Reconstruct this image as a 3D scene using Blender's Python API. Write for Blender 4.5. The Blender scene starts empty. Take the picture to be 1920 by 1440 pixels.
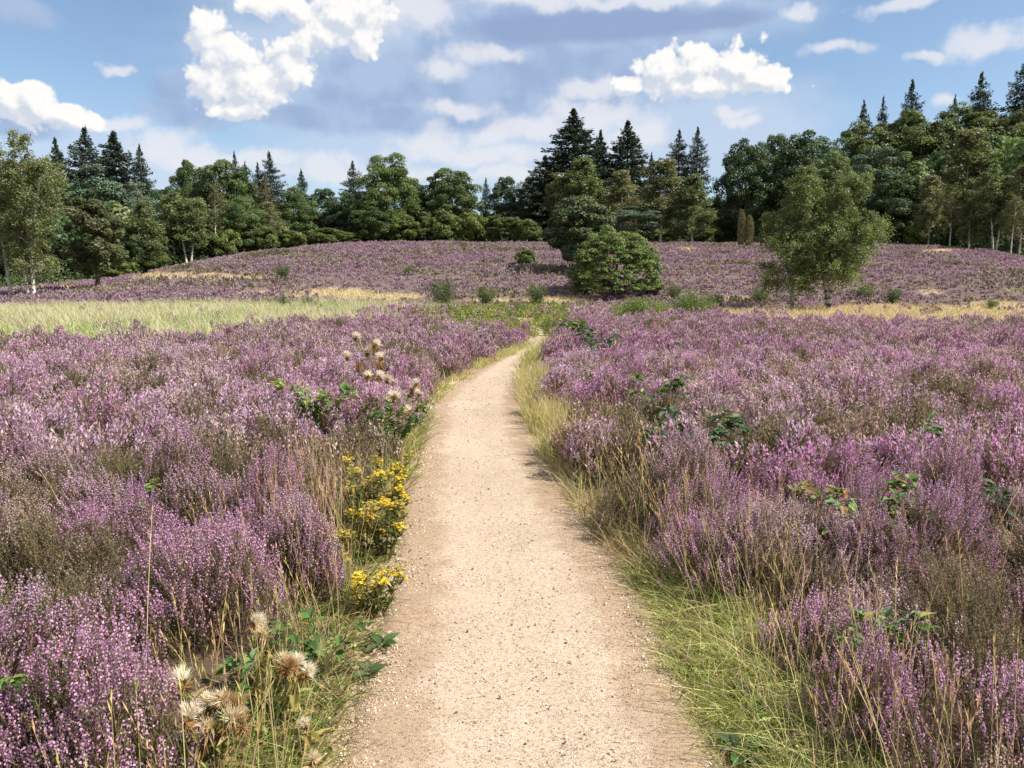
import bpy, math
import numpy as np
PI = math.pi
S = bpy.context.scene
C = S.collection
rng = np.random.default_rng(20)
U = lambda a, b, n=None: rng.uniform(a, b, n)

# ------------------------------------------------------------------ camera
F, CAMZ = 1444.0, 1.6
PITCH = math.atan((720 - 535) / F)
CP, SP = math.cos(PITCH), math.sin(PITCH)
cd = bpy.data.cameras.new('camera')
cam = bpy.data.objects.new('camera', cd)
C.objects.link(cam)
cam.location = (0, 0, CAMZ)
cam.rotation_euler = (PI / 2 - PITCH, 0, 0)
cd.sensor_width = 36.0
cd.lens = 36.0 * F / 1920
cd.clip_start = 0.05
cd.clip_end = 5000
S.camera = cam


def project(X, Y, Z):
    dz = Z - CAMZ
    d = np.maximum(Y * CP - dz * SP, 1e-3)
    return 960 + F * X / d, 720 - F * (Y * SP + dz * CP) / d


def ray(px, py):
    b = (720 - py) / F
    return np.array([(px - 960) / F, CP + b * SP, -SP + b * CP])


def at(px, py, Y):
    r = ray(px, py)
    return np.array([0, 0, CAMZ]) + r * (Y / r[1])


# ------------------------------------------------------------------ noise
def _h(i, j, s):
    v = np.sin(i * 127.1 + j * 311.7 + s * 74.7) * 43758.5453
    return v - np.floor(v)


def vnoise(x, y, s=0):
    xi, yi = np.floor(x), np.floor(y)
    fx, fy = x - xi, y - yi
    fx, fy = fx * fx * (3 - 2 * fx), fy * fy * (3 - 2 * fy)
    a = _h(xi, yi, s) * (1 - fx) + _h(xi + 1, yi, s) * fx
    b = _h(xi, yi + 1, s) * (1 - fx) + _h(xi + 1, yi + 1, s) * fx
    return a * (1 - fy) + b * fy


def fbm(x, y, s=0, o=3):
    r, a, t = 0, 0.5, 0
    for k in range(o):
        r = r + a * vnoise(x * 2 ** k + 17.3 * k, y * 2 ** k - 9.1 * k, s + k)
        t += a
        a *= 0.5
    return r / t


def sstep(a, b, x):
    t = np.clip((x - a) / (b - a), 0, 1)
    return t * t * (3 - 2 * t)


# ------------------------------------------------------------------ path edges (metres)
def flat(px, py):
    r = ray(px, py)
    k = CAMZ / -r[2]
    return r[0] * k, r[1] * k


_L = [flat(*p) for p in [(640, 1500), (660, 1440), (692, 1290), (735, 1120), (762, 950), (788, 830), (808, 765), (848, 722), (915, 684), (985, 652), (1003, 640)]]
_R = [flat(*p) for p in [(1390, 1500), (1340, 1440), (1270, 1290), (1200, 1110), (1112, 1000), (1060, 930), (1002, 830), (976, 750), (984, 690), (1012, 655), (1040, 638)]]
_L = [(-0.58, -6), (-0.56, 0)] + _L + [(0.75, 25.5), (0.55, 27.5), (0.2, 31), (-0.2, 40), (-0.3, 60)]
_R = [(0.66, -6), (0.65, 0)] + _R + [(1.25, 25.0), (1.1, 27.2), (0.9, 31), (0.5, 40), (0.5, 60)]
_L, _R = np.array(_L), np.array(_R)


def _smooth(e):
    ys = np.arange(-6, 60, 0.1)
    xs = np.interp(ys, e[:, 1], e[:, 0])
    k = np.ones(9) / 9
    xs = np.convolve(np.pad(xs, 4, mode='edge'), k, mode='valid')
    return ys, xs


_ys, _xl = _smooth(_L)
_, _xr = _smooth(_R)
_xl = _xl - 0.05 * (1 - sstep(3, 8, _ys))
_xr = _xr + 0.03 * (1 - sstep(3, 8, _ys))
XL = lambda Y: np.interp(Y, _ys, _xl)
XR = lambda Y: np.interp(Y, _ys, _xr)


def path_dist(X, Y):
    return np.where(Y < 32, np.maximum(X - XR(Y), XL(Y) - X), 3.0)


# ------------------------------------------------------------------ terrain
_epx = np.array([-500, 0, 200, 350, 500, 650, 1000, 1300, 1600, 1750, 1850, 1920, 2400.])
_ey = np.array([549, 545, 531, 501, 477, 462, 460, 463, 464, 466, 474, 486, 500.])
_eD = np.array([86, 90, 92, 101, 115, 130, 135, 130, 120, 108, 98, 90, 80.])
_eu = (_epx - 960) / F / 1.008
_eE = CAMZ + _eD * np.tan(np.arctan((720 - _ey) / F) - PITCH)
HS = 47.0


def terrain(X, Y):
    X, Y = np.asarray(X, float), np.asarray(Y, float)
    u = np.clip(X / np.maximum(Y, 1.0), -1.0, 1.0)
    E, D = np.interp(u, _eu, _eE), np.interp(u, _eu, _eD)
    t = np.maximum(Y - HS, 0) / (D - HS)
    tc = np.clip(t, 0, 1)
    g = (1 - (1 - tc) ** 1.5) * sstep(0, 0.22, tc) ** 0.6
    rise = np.interp(u, [-0.6, 0.1, 0.35, 0.62], [0.0, 0.02, 0.09, 0.13])
    back = np.minimum(np.maximum(Y - D, 0), 90) * rise
    und = (fbm(X / 7.0, Y / 7.0, 3, 2) - 0.5) * 0.22 + (fbm(X / 16, Y / 16, 5, 2) - 0.5) * 0.5 * sstep(14, 40, Y)
    pd = path_dist(X, Y)
    bank = 0.10 * sstep(0.05, 0.9, pd)
    return E * g + back + und * sstep(0.0, 1.6, pd) * (0.5 + 0.5 * sstep(4, 30, Y)) + bank


def ground_at(px, py, y0=2.0, y1=170.0):
    """world point of the ground seen at this pixel"""
    r = ray(px, py)
    ys = np.linspace(y0, y1, 4000)
    xs = r[0] / r[1] * ys
    zs = CAMZ + r[2] / r[1] * ys
    h = terrain(xs, ys)
    k = np.argmax(h >= zs)
    return np.array([xs[k], ys[k], h[k]])


# ------------------------------------------------------------------ mesh building
class Geo:
    def __init__(s):
        s.V, s.Q, s.K, s.n = [], [], [], 0

    def add(s, V, Q, col):
        V = np.asarray(V, np.float32).reshape(-1, 3)
        col = np.broadcast_to(np.asarray(col, np.float32), (len(V), 3))
        s.V.append(V); s.Q.append(np.asarray(Q, np.int32).reshape(-1, 4) + s.n); s.K.append(col)
        s.n += len(V)

    def quads(s, P, col):
        """P (...,4,3), col (...,3)"""
        P = np.asarray(P, np.float32)
        sh = P.shape[:-2]
        P = P.reshape(-1, 4, 3)
        col = np.broadcast_to(np.asarray(col, np.float32), sh + (3,)).reshape(-1, 3)
        s.add(P.reshape(-1, 3), np.arange(len(P) * 4).reshape(-1, 4), np.repeat(col, 4, axis=0))

    def mesh(s, name, mat, smooth=False):
        V, Q, K = np.concatenate(s.V), np.concatenate(s.Q), np.concatenate(s.K)
        me = bpy.data.meshes.new(name)
        m = len(Q)
        me.vertices.add(len(V)); me.vertices.foreach_set('co', V.ravel())
        me.loops.add(m * 4); me.loops.foreach_set('vertex_index', Q.ravel())
        me.polygons.add(m); me.polygons.foreach_set('loop_start', np.arange(0, m * 4, 4, dtype=np.int32))
        me.polygons.foreach_set('use_smooth', np.full(m, smooth))
        a = me.attributes.new('col', 'FLOAT_COLOR', 'POINT')
        a.data.foreach_set('color', np.concatenate([K, np.ones((len(K), 1), np.float32)], 1).ravel())
        me.update(calc_edges=True)
        me.materials.append(mat)
        return me


def unit(v):
    return v / np.maximum(np.linalg.norm(v, axis=-1, keepdims=True), 1e-9)


def rand_dir(*sh):
    return unit(rng.normal(size=sh + (3,)))


def kites(c, nrm, size, aspect):
    """leaf shaped quads centred on c, facing nrm"""
    a = unit(np.cross(nrm, rand_dir(*c.shape[:-1])))
    b = np.cross(nrm, a)
    L = a * size[..., None] * 0.5
    W = b * (size * aspect)[..., None] * 0.5
    return np.stack([c - L, c + W - L * 0.15, c + L, c - W - L * 0.15], axis=-2)


def spears(base, axis, length, width):
    """narrow upright quads growing from base along axis, random turn"""
    s = unit(np.cross(axis, rand_dir(*base.shape[:-1])))
    tip = base + axis * length[..., None]
    mid = base + axis * (length * 0.45)[..., None]
    w = s * (width * 0.5)[..., None]
    return np.stack([base, mid + w, tip, mid - w], axis=-2)


def blades(g, base, d, length, width, bend, col, segs=3, tipw=0.12, tipcol=None):
    """curved grass blades: base (N,3), d unit (N,3), bend (N,3) tip offset"""
    N = len(base)
    hz = rng.normal(size=(N, 3)); hz[:, 2] *= 0.15
    s = unit(np.cross(d, hz))
    t = np.linspace(0, 1, segs + 1)
    P = base[:, None] + d[:, None] * (length[:, None] * t)[..., None] + bend[:, None] * (t ** 2)[None, :, None]
    w = width[:, None] * (1 - (1 - tipw) * t ** 1.5)[None]
    V = np.stack([P - s[:, None] * w[..., None] / 2, P + s[:, None] * w[..., None] / 2], axis=2)
    k = np.arange(segs)
    q = np.stack([2 * k, 2 * k + 1, 2 * k + 3, 2 * k + 2], 1)
    Q = (np.arange(N)[:, None, None] * (2 * (segs + 1)) + q[None]).reshape(-1, 4)
    col = np.asarray(col)
    if tipcol is None:
        K = np.repeat(col, 2 * (segs + 1), axis=0)
    else:
        tt = np.repeat(t, 2)[None, :, None]
        K = (col[:, None] * (1 - tt) + np.asarray(tipcol)[:, None] * tt).reshape(-1, 3)
    g.add(V.reshape(-1, 3), Q, K)


def tube(g, pts, rad, n=6, col=(0.1, 0.08, 0.06)):
    pts = np.asarray(pts, float); rad = np.asarray(rad, float)
    t = unit(np.gradient(pts, axis=0))
    ref = np.array([0.31, 0.95, 0.02])
    a = unit(np.cross(t, ref)); b = np.cross(t, a)
    th = np.linspace(0, 2 * PI, n, endpoint=False)
    V = pts[:, None] + (a[:, None] * np.cos(th)[None, :, None] + b[:, None] * np.sin(th)[None, :, None]) * rad[:, None, None]
    Q = []
    for i in range(len(pts) - 1):
        for k in range(n):
            Q.append((i * n + k, i * n + (k + 1) % n, (i + 1) * n + (k + 1) % n, (i + 1) * n + k))
    g.add(V.reshape(-1, 3), Q, col)


def jig(col, n, amt=0.2, hue=0.1):
    """n colours scattered around col"""
    col = np.asarray(col, float)
    k = np.broadcast_to(col, (n, 3)) if col.ndim == 1 else col
    v = 1 + U(-amt, amt, (n, 1))
    h = 1 + U(-hue, hue, (n, 3))
    return np.clip(k * v * h, 0.003, 0.95)


# ------------------------------------------------------------------ objects
def tag(o, label=None, cat=None, group=None, kind=None):
    if label: o['label'] = label
    if cat: o['category'] = cat
    if group: o['group'] = group
    if kind: o['kind'] = kind
    return o


def thing(name, label, cat, loc, rz=0.0, group=None, scale=None):
    o = bpy.data.objects.new(name, None)
    C.objects.link(o)
    o.empty_display_size = 0.2
    o.location = tuple(float(v) for v in loc)
    o.rotation_euler = (0, 0, rz)
    if scale is not None: o.scale = scale
    return tag(o, label, cat, group)


def part(name, me, parent=None):
    o = bpy.data.objects.new(name, me)
    C.objects.link(o)
    o.parent = parent
    return o


# ------------------------------------------------------------------ materials
def newmat(name):
    m = bpy.data.materials.new(name)
    m.use_nodes = True
    nt = m.node_tree
    nt.nodes.clear()
    out = nt.nodes.new('ShaderNodeOutputMaterial')
    return m, nt, out


def leaf_mat(name, trans=0.3, rough=0.55, spec=0.25, var=0.15, tcol=(1.15, 1.2, 0.7)):
    m, nt, out = newmat(name)
    N, L = nt.nodes.new, nt.links.new
    a = N('ShaderNodeAttribute'); a.attribute_name = 'col'
    oi = N('ShaderNodeObjectInfo')
    mr = N('ShaderNodeMapRange'); mr.inputs['To Min'].default_value = 1 - var; mr.inputs['To Max'].default_value = 1 + var
    L(oi.outputs['Random'], mr.inputs['Value'])
    hs = N('ShaderNodeHueSaturation')
    L(a.outputs['Color'], hs.inputs['Color']); L(mr.outputs['Result'], hs.inputs['Value'])
    p = N('ShaderNodeBsdfPrincipled')
    p.inputs['Roughness'].default_value = rough
    p.inputs['Specular IOR Level'].default_value = spec
    L(hs.outputs['Color'], p.inputs['Base Color'])
    if trans > 0:
        t = N('ShaderNodeBsdfTranslucent')
        mx = N('ShaderNodeMix'); mx.data_type = 'RGBA'; mx.blend_type = 'MULTIPLY'
        mx.inputs['Factor'].default_value = 1.0
        L(hs.outputs['Color'], mx.inputs[6]); mx.inputs[7].default_value = (*tcol, 1)
        L(mx.outputs[2], t.inputs['Color'])
        ms = N('ShaderNodeMixShader'); ms.inputs[0].default_value = trans
        L(p.outputs[0], ms.inputs[1]); L(t.outputs[0], ms.inputs[2]); L(ms.outputs[0], out.inputs[0])
    else:
        L(p.outputs[0], out.inputs[0])
    return m


M_leaf = leaf_mat('leaf', 0.36, 0.5, 0.3)
M_needle = leaf_mat('needle', 0.12, 0.6, 0.2, 0.12)
M_heather = leaf_mat('heather', 0.42, 0.8, 0.1, 0.0, (1.1, 0.95, 1.05))
M_grass = leaf_mat('grass', 0.35, 0.5, 0.25, 0.0, (1.1, 1.1, 0.8))
M_petal = leaf_mat('petal', 0.3, 0.7, 0.1, 0.0, (1.05, 1.0, 0.8))
M_fluff = leaf_mat('fluff', 0.45, 0.9, 0.0, 0.0, (1, 1, 0.95))
M_stem = leaf_mat('stem', 0.0, 0.6, 0.2, 0.05)
M_stone = leaf_mat('stone', 0.0, 0.75, 0.25, 0.0)


def bark_mat(name, c1, c2, scale, zs, lo=0.45, hi=0.6):
    m, nt, out = newmat(name)
    N, L = nt.nodes.new, nt.links.new
    tc = N('ShaderNodeTexCoord')
    mp = N('ShaderNodeMapping'); mp.inputs['Scale'].default_value = (1, 1, zs)
    L(tc.outputs['Object'], mp.inputs['Vector'])
    n = N('ShaderNodeTexNoise'); n.inputs['Scale'].default_value = scale; n.inputs['Detail'].default_value = 5
    L(mp.outputs[0], n.inputs['Vector'])
    r = N('ShaderNodeValToRGB'); r.color_ramp.elements[0].position = lo; r.color_ramp.elements[1].position = hi
    r.color_ramp.elements[0].color = (*c1, 1); r.color_ramp.elements[1].color = (*c2, 1)
    L(n.outputs['Fac'], r.inputs[0])
    p = N('ShaderNodeBsdfPrincipled'); p.inputs['Roughness'].default_value = 0.85
    L(r.outputs[0], p.inputs['Base Color'])
    b = N('ShaderNodeBump'); b.inputs['Strength'].default_value = 0.6; b.inputs['Distance'].default_value = 0.03
    L(n.outputs['Fac'], b.inputs['Height']); L(b.outputs[0], p.inputs['Normal'])
    L(p.outputs[0], out.inputs[0])
    return m


M_birch = bark_mat('birch_bark', (0.07, 0.06, 0.05), (0.52, 0.49, 0.43), 3.0, 2.5, 0.36, 0.47)
M_birchdark = bark_mat('birch_bark_rough', (0.045, 0.04, 0.034), (0.38, 0.35, 0.30), 2.2, 1.6, 0.44, 0.58)
M_bark = bark_mat('brown_bark', (0.05, 0.04, 0.03), (0.16, 0.12, 0.09), 6.0, 0.3)
M_pinebark = bark_mat('pine_bark', (0.10, 0.07, 0.05), (0.28, 0.17, 0.11), 5.0, 0.4)
# ------------------------------------------------------------------ what grows where
_STRAW = [(330, 518, 150, 9), (130, 541, 150, 5), (690, 556, 150, 8), (640, 546, 110, 5), (1285, 466, 45, 5), (1110, 546, 40, 5), (1690, 583, 230, 12), (1880, 572, 90, 10),
          (1900, 606, 70, 18), (1420, 592, 120, 6), (1480, 606, 130, 5), (1700, 612, 120, 4), (1180, 608, 60, 6), (1780, 470, 70, 5), (1750, 548, 40, 4), (1900, 548, 60, 4), (450, 520, 60, 4),
          (900, 563, 60, 5), (480, 548, 50, 4), (1380, 560, 60, 4), (1830, 560, 60, 4), (1250, 590, 90, 7), (1050, 562, 90, 7)]


def ell(px, py, L):
    r = np.full(np.shape(px), -9.0)
    for cx, cy, rx, ry in L:
        r = np.maximum(r, 1 - np.hypot((px - cx) / rx, (py - cy) / ry))
    return r


def straw(X, Y):
    px, py = project(X, Y, terrain(X, Y))
    w = ell(px, py, _STRAW) + (fbm(X / 2.5, Y / 6, 31) - 0.5) * 1.3
    u = X / np.maximum(Y, 1)
    n = (fbm(X / 5, Y / 3.5, 33) - 0.5) * 2
    strip = sstep(0.20, 0.30, u + n * 0.05) * sstep(22.5, 26.5, Y + n * 5) * sstep(51, 47, Y + n * 2) * sstep(-0.45, 0.0, n + 0.25 * sstep(28, 36, Y) + 0.6 * sstep(0.33, 0.45, u) - 0.12)
    return np.maximum(sstep(0.10, 0.55, w) * (Y > 22), strip)


def meadow(X, Y):
    """long pale grass on the plain left of the path"""
    u = X / np.maximum(Y, 1)
    ub = np.interp(Y, [14, 18.5, 22, 30, 42, 52], [-0.75, -0.44, -0.33, -0.19, -0.11, -0.09]) + (fbm(X / 3, Y / 3, 8) - 0.5) * 0.22
    n = (fbm(X / 4, Y / 4, 9) - 0.5) * 6
    return sstep(0.03, -0.03, u - ub) * sstep(16.0, 18.0, Y + n * 0.4) * sstep(53, 49, Y + n)


def scrub(X, Y):
    """green yellow scrub where the path disappears"""
    px, py = project(X, Y, terrain(X, Y))
    w = ell(px, py, [(985, 612, 80, 28), (930, 592, 90, 22), (1010, 585, 110, 18), (1060, 575, 60, 12), (800, 640, 50, 10), (860, 585, 50, 14), (1220, 596, 90, 12)]) + (fbm(X / 2, Y / 3, 12) - 0.5) * 0.9
    u = X / np.maximum(Y, 1)
    n = (fbm(X / 2.2, Y / 4, 14) - 0.5) * 0.09
    mid = sstep(-0.135, -0.10, u + n) * sstep(0.105, 0.075, u + n) * sstep(22.5, 26, Y + n * 30) * sstep(50, 46, Y) * 0.85
    return np.maximum(sstep(0.0, 0.3, w) * (Y > 19), mid)


# ------------------------------------------------------------------ ground sheet
def spaced(lim, d0, grow):
    a, d = [0.0], d0
    while a[-1] < lim:
        a.append(a[-1] + d)
        d *= grow
    return np.array(a)


_px = spaced(1200, 0.10, 1.022)
gx = np.concatenate([-_px[:0:-1], _px])
_py = spaced(1500, 0.12, 1.016)
gy = np.concatenate([-spaced(200, 0.3, 1.12)[:0:-1], _py]) + 1.5
GX, GY = np.meshgrid(gx, gy)
GZ = terrain(GX, GY)
pdg = path_dist(GX, GY)
GZ = np.where(pdg < 0.0, GZ - 0.012, GZ)
nx, ny = len(gx), len(gy)
V = np.stack([GX, GY, GZ], -1).reshape(-1, 3)
ii = (np.arange(ny - 1)[:, None] * nx + np.arange(nx - 1)[None]).reshape(-1)
Q = np.stack([ii, ii + 1, ii + nx + 1, ii + nx], 1)
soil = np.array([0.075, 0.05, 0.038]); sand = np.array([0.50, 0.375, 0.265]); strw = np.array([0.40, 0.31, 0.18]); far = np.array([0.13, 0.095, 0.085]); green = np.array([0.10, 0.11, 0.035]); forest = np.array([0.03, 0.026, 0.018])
X, Y = V[:, 0].astype(float), V[:, 1].astype(float)
k = np.tile(soil, (len(V), 1))
mix = lambda k, c, w: k * (1 - w[:, None]) + np.asarray(c) * w[:, None]
k = mix(k, far, sstep(14, 40, Y))
k = mix(k, green * 1.3, meadow(X, Y))
k = mix(k, green, scrub(X, Y) * 0.8)
k = mix(k, strw, straw(X, Y))
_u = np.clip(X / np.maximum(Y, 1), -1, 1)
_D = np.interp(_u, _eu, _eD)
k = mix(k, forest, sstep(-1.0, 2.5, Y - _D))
k = mix(k, sand * 0.85, sstep(0.28, 0.02, path_dist(X, Y) + (fbm(X * 3, Y * 3, 40) - 0.5) * 0.3) * (Y < 30))
g = Geo(); g.add(V, Q, k)

m, nt, out = newmat('ground')
N, L = nt.nodes.new, nt.links.new
a = N('ShaderNodeAttribute'); a.attribute_name = 'col'
tc = N('ShaderNodeTexCoord')
n1 = N('ShaderNodeTexNoise'); n1.inputs['Scale'].default_value = 1.2; n1.inputs['Detail'].default_value = 8
n2 = N('ShaderNodeTexNoise'); n2.inputs['Scale'].default_value = 60; n2.inputs['Detail'].default_value = 4
L(tc.outputs['Object'], n1.inputs[0]); L(tc.outputs['Object'], n2.inputs[0])
ad = N('ShaderNodeMath'); ad.operation = 'ADD'; L(n1.outputs['Fac'], ad.inputs[0]); L(n2.outputs['Fac'], ad.inputs[1])
mr = N('ShaderNodeMapRange'); mr.inputs['From Min'].default_value = 0.6; mr.inputs['From Max'].default_value = 1.4; mr.inputs['To Min'].default_value = 0.6; mr.inputs['To Max'].default_value = 1.4
L(ad.outputs[0], mr.inputs[0])
hs = N('ShaderNodeHueSaturation'); L(a.outputs['Color'], hs.inputs['Color']); L(mr.outputs[0], hs.inputs['Value'])
p = N('ShaderNodeBsdfPrincipled'); p.inputs['Roughness'].default_value = 0.95; p.inputs['Specular IOR Level'].default_value = 0.1
L(hs.outputs[0], p.inputs['Base Color'])
b = N('ShaderNodeBump'); b.inputs['Strength'].default_value = 0.5; b.inputs['Distance'].default_value = 0.02
L(n2.outputs['Fac'], b.inputs['Height']); L(b.outputs[0], p.inputs['Normal']); L(p.outputs[0], out.inputs[0])
tag(part('ground', g.mesh('ground', m, True)), 'open sandy heath ground rising to a low wooded ridge', 'ground', kind='structure')

# ------------------------------------------------------------------ path
ys = np.concatenate([np.arange(-5, 1.5, 0.25), np.arange(1.5, 8, 0.05), np.arange(8, 36, 0.12)])
nc = 25
s = np.linspace(0, 1, nc)
l = XL(ys) - 0.03 - 0.10 * (fbm(ys * 1.6, ys * 0, 50) - 0.5) - 0.10 * (fbm(ys * 7, ys * 0, 51) - 0.5)
r = XR(ys) + 0.03 + 0.10 * (fbm(ys * 1.6, ys * 0, 52) - 0.5) + 0.10 * (fbm(ys * 7, ys * 0, 53) - 0.5)
PX = l[:, None] * (1 - s) + r[:, None] * s
PY = np.repeat(ys[:, None], nc, 1)
e = np.minimum(s, 1 - s)[None]
PZ = terrain(PX, PY) + 0.012 + 0.022 * (fbm(PX * 3.2, PY * 3.2, 54) - 0.5) + 0.012 * (fbm(PX * 9, PY * 9, 56, 2) - 0.5) - 0.04 * sstep(0.045, 0.0, e) + 0.012 * sstep(0.0, 0.5, e) - 0.02 * np.exp(-((s[None] - 0.5) / 0.22) ** 2)
V = np.stack([PX, PY, PZ], -1).reshape(-1, 3)
ii = (np.arange(len(ys) - 1)[:, None] * nc + np.arange(nc - 1)[None]).reshape(-1)
g = Geo(); g.add(V, np.stack([ii, ii + 1, ii + nc + 1, ii + nc], 1), np.repeat(np.broadcast_to(e, PX.shape).reshape(-1, 1), 3, 1))
m, nt, out = newmat('gravel_path')
N, L = nt.nodes.new, nt.links.new
tc = N('ShaderNodeTexCoord')


def noise(sc, det=4, rough=0.6):
    n = N('ShaderNodeTexNoise'); n.inputs['Scale'].default_value = sc; n.inputs['Detail'].default_value = det; n.inputs['Roughness'].default_value = rough
    L(tc.outputs['Object'], n.inputs[0])
    return n.outputs['Fac']


def ramp(fac, stops, interp='LINEAR'):
    r = N('ShaderNodeValToRGB'); cr = r.color_ramp; cr.interpolation = interp
    while len(cr.elements) < len(stops): cr.elements.new(0.5)
    for el, (pos, c) in zip(cr.elements, stops):
        el.position = pos
        el.color = (*c, 1) if not np.isscalar(c) else (c, c, c, 1)
    L(fac, r.inputs[0])
    return r.outputs[0]


def mixc(f, c1, c2, mode='MIX'):
    n = N('ShaderNodeMix'); n.data_type = 'RGBA'; n.blend_type = mode
    for sk, v in ((n.inputs[0], f), (n.inputs[6], c1), (n.inputs[7], c2)):
        if hasattr(v, 'links'): L(v, sk)
        elif np.isscalar(v): sk.default_value = v
        else: sk.default_value = (*v, 1)
    return n.outputs[2]


base = ramp(noise(0.9, 6), [(0.35, (0.375, 0.30, 0.225)), (0.55, (0.41, 0.33, 0.25)), (0.7, (0.44, 0.36, 0.275))])
vo = N('ShaderNodeTexVoronoi'); vo.inputs['Scale'].default_value = 150; L(tc.outputs['Object'], vo.inputs['Vector'])
sepc = N('ShaderNodeSeparateColor'); L(vo.outputs['Color'], sepc.inputs[0])
grit = ramp(sepc.outputs[0], [(0.0, (0.46, 0.41, 0.37)), (0.08, (0.68, 0.63, 0.58)), (0.22, (0.90, 0.88, 0.86)), (0.75, (1.06, 1.04, 1.01)), (1.0, (1.25, 1.23, 1.20))])
col = mixc(1.0, base, grit, 'MULTIPLY')
at_ = N('ShaderNodeAttribute'); at_.attribute_name = 'col'
ed = N('ShaderNodeMath'); ed.operation = 'MULTIPLY_ADD'; L(noise(5, 5), ed.inputs[0]); ed.inputs[1].default_value = -0.35; L(at_.outputs['Fac'], ed.inputs[2])
edge = ramp(ed.outputs[0], [(0.0, 1.0), (0.10, 0.0)])
col = mixc(edge, col, mixc(1.0, col, (0.80, 0.74, 0.68), 'MULTIPLY'))
p = N('ShaderNodeBsdfPrincipled'); p.inputs['Roughness'].default_value = 0.9; p.inputs['Specular IOR Level'].default_value = 0.15
L(col, p.inputs['Base Color'])
hb = N('ShaderNodeMath'); hb.operation = 'MULTIPLY_ADD'; L(vo.outputs['Distance'], hb.inputs[0]); hb.inputs[1].default_value = -1.0; L(noise(35, 6, 0.7), hb.inputs[2])
b = N('ShaderNodeBump'); b.inputs['Strength'].default_value = 0.5; b.inputs['Distance'].default_value = 0.006
L(hb.outputs[0], b.inputs['Height']); L(b.outputs[0], p.inputs['Normal']); L(p.outputs[0], out.inputs[0])
tag(part('path', g.mesh('path', m, True)), 'pale gravel footpath winding through the heather', 'path', kind='structure')


def pathz(x, y):
    return terrain(x, y) + 0.014


# loose grit and dark crumbs lying on the path
g = Geo()
n = 34000
y = 1.7 + 12 * U(0, 1, n) ** 2.6
f = U(0, 1, n)
edge_bias = U(0, 1, n) < 0.62
f = np.where(edge_bias, np.where(U(0, 1, n) < 0.5, np.abs(rng.normal(0, 0.09, n)), 1 - np.abs(rng.normal(0, 0.09, n))), f)
x = XL(y) * (1 - f) + XR(y) * f
sz = (0.0013 + 0.0030 * U(0, 1, n) ** 6) * (0.85 + y / 12)
cube = np.array([[-1, -1, -1], [1, -1, -1], [1, 1, -1], [-1, 1, -1], [-1, -1, 1], [1, -1, 1], [1, 1, 1], [-1, 1, 1]], float)
cq = np.array([[0, 1, 5, 4], [1, 2, 6, 5], [2, 3, 7, 6], [3, 0, 4, 7], [4, 5, 6, 7]])
th = U(0, PI, n)
P = cube[None] * (1 + U(-0.45, 0.45, (n, 8, 3)))
P[:, 4:, :2] *= 0.6
P = P * (sz[:, None] * U(0.6, 1.4, (n, 3)) * np.array([1, 1, 0.6]))[:, None]
P = np.stack([P[..., 0] * np.cos(th)[:, None] - P[..., 1] * np.sin(th)[:, None], P[..., 0] * np.sin(th)[:, None] + P[..., 1] * np.cos(th)[:, None], P[..., 2]], -1)
P = P + np.stack([x, y, pathz(x, y) + 0.008 * 0], -1)[:, None]
pal = np.array([[0.13, 0.095, 0.07], [0.28, 0.21, 0.155], [0.44, 0.34, 0.25], [0.58, 0.46, 0.35], [0.70, 0.60, 0.49]])
pick = rng.choice(5, n, p=[0.10, 0.2, 0.28, 0.27, 0.15])
kc = jig(pal[pick], n, 0.2, 0.06)
g.add(P.reshape(-1, 3), (np.arange(n)[:, None, None] * 8 + cq[None]).reshape(-1, 4), np.repeat(kc, 8, 0))
tag(part('gravel', g.mesh('gravel', M_stone)), 'loose light and dark grit scattered over the footpath', 'gravel', kind='stuff')

# ------------------------------------------------------------------ heather
PAL = np.array([[0.515, 0.295, 0.44], [0.515, 0.36, 0.44], [0.49, 0.38, 0.375], [0.40, 0.30, 0.235], [0.175, 0.15, 0.085], [0.425, 0.245, 0.35]]) * 1.08
# hollows of brown unflowered heather and patches of vivid heather: x pixel, distance, radii in metres
_POCK = [(1630, 6.7, .80, .42), (1775, 7.1, .40, .35), (150, 8.6, .55, .38), (55, 10.0, .35, .35), (455, 5.2, .38, .3), (235, 5.0, .50, .28), (15, 3.3, .28, .40), (140, 3.1, .28, .22), (1880, 2.9, .36, .45), (500, 10.2, .6, .45), (330, 7.0, .4, .22), (1180, 6.0, .3, .5), (1180, 5.0, .22, .5), (1420, 6.0, .35, .3), (180, 2.6, .22, .2), (1330, 13, .8, .6), (1560, 4.6, .25, .2), (640, 11.5, .4, .5)]
_VIV = [(470, 8.6, .35, .35), (1800, 5.0, .75, .55), (1500, 4.9, .3, .3), (330, 3.9, .5, .4), (90, 2.25, .45, .40), (420, 3.4, .4, .3), (1860, 2.45, .35, .3), (1560, 2.9, .3, .25), (1330, 3.9, .3, .3), (1160, 16.5, 1.2, 1.4), (1000, 20, 1.0, 1.5), (860, 15, .6, .8), (1340, 4.3, .4, .4), (690, 7.6, .25, .25), (1300, 18, 1.5, 1.0), (560, 4.6, .35, .35)]


def spots(X, Y, L):
    r = np.full(np.shape(X), -9.0)
    for px, yy, a, b in L:
        r = np.maximum(r, 1 - np.hypot((X - (px - 960) / F / 1.008 * yy) / a, (Y - yy) / b))
    return r


def bush_points(y0, y1, cell, umax=0.86, extra=1.3):
    xs = np.arange(-umax * y1 - extra, umax * y1 + extra, cell)
    yy = np.arange(y0, y1, cell)
    X, Y = np.meshgrid(xs, yy)
    X = (X + U(-0.5, 0.5, X.shape) * cell).ravel(); Y = (Y + U(-0.5, 0.5, Y.shape) * cell).ravel()
    k = (np.abs(X) < umax * Y + extra) & (Y >= y0 - cell) & (Y < y1)
    return X[k], Y[k]


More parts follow.
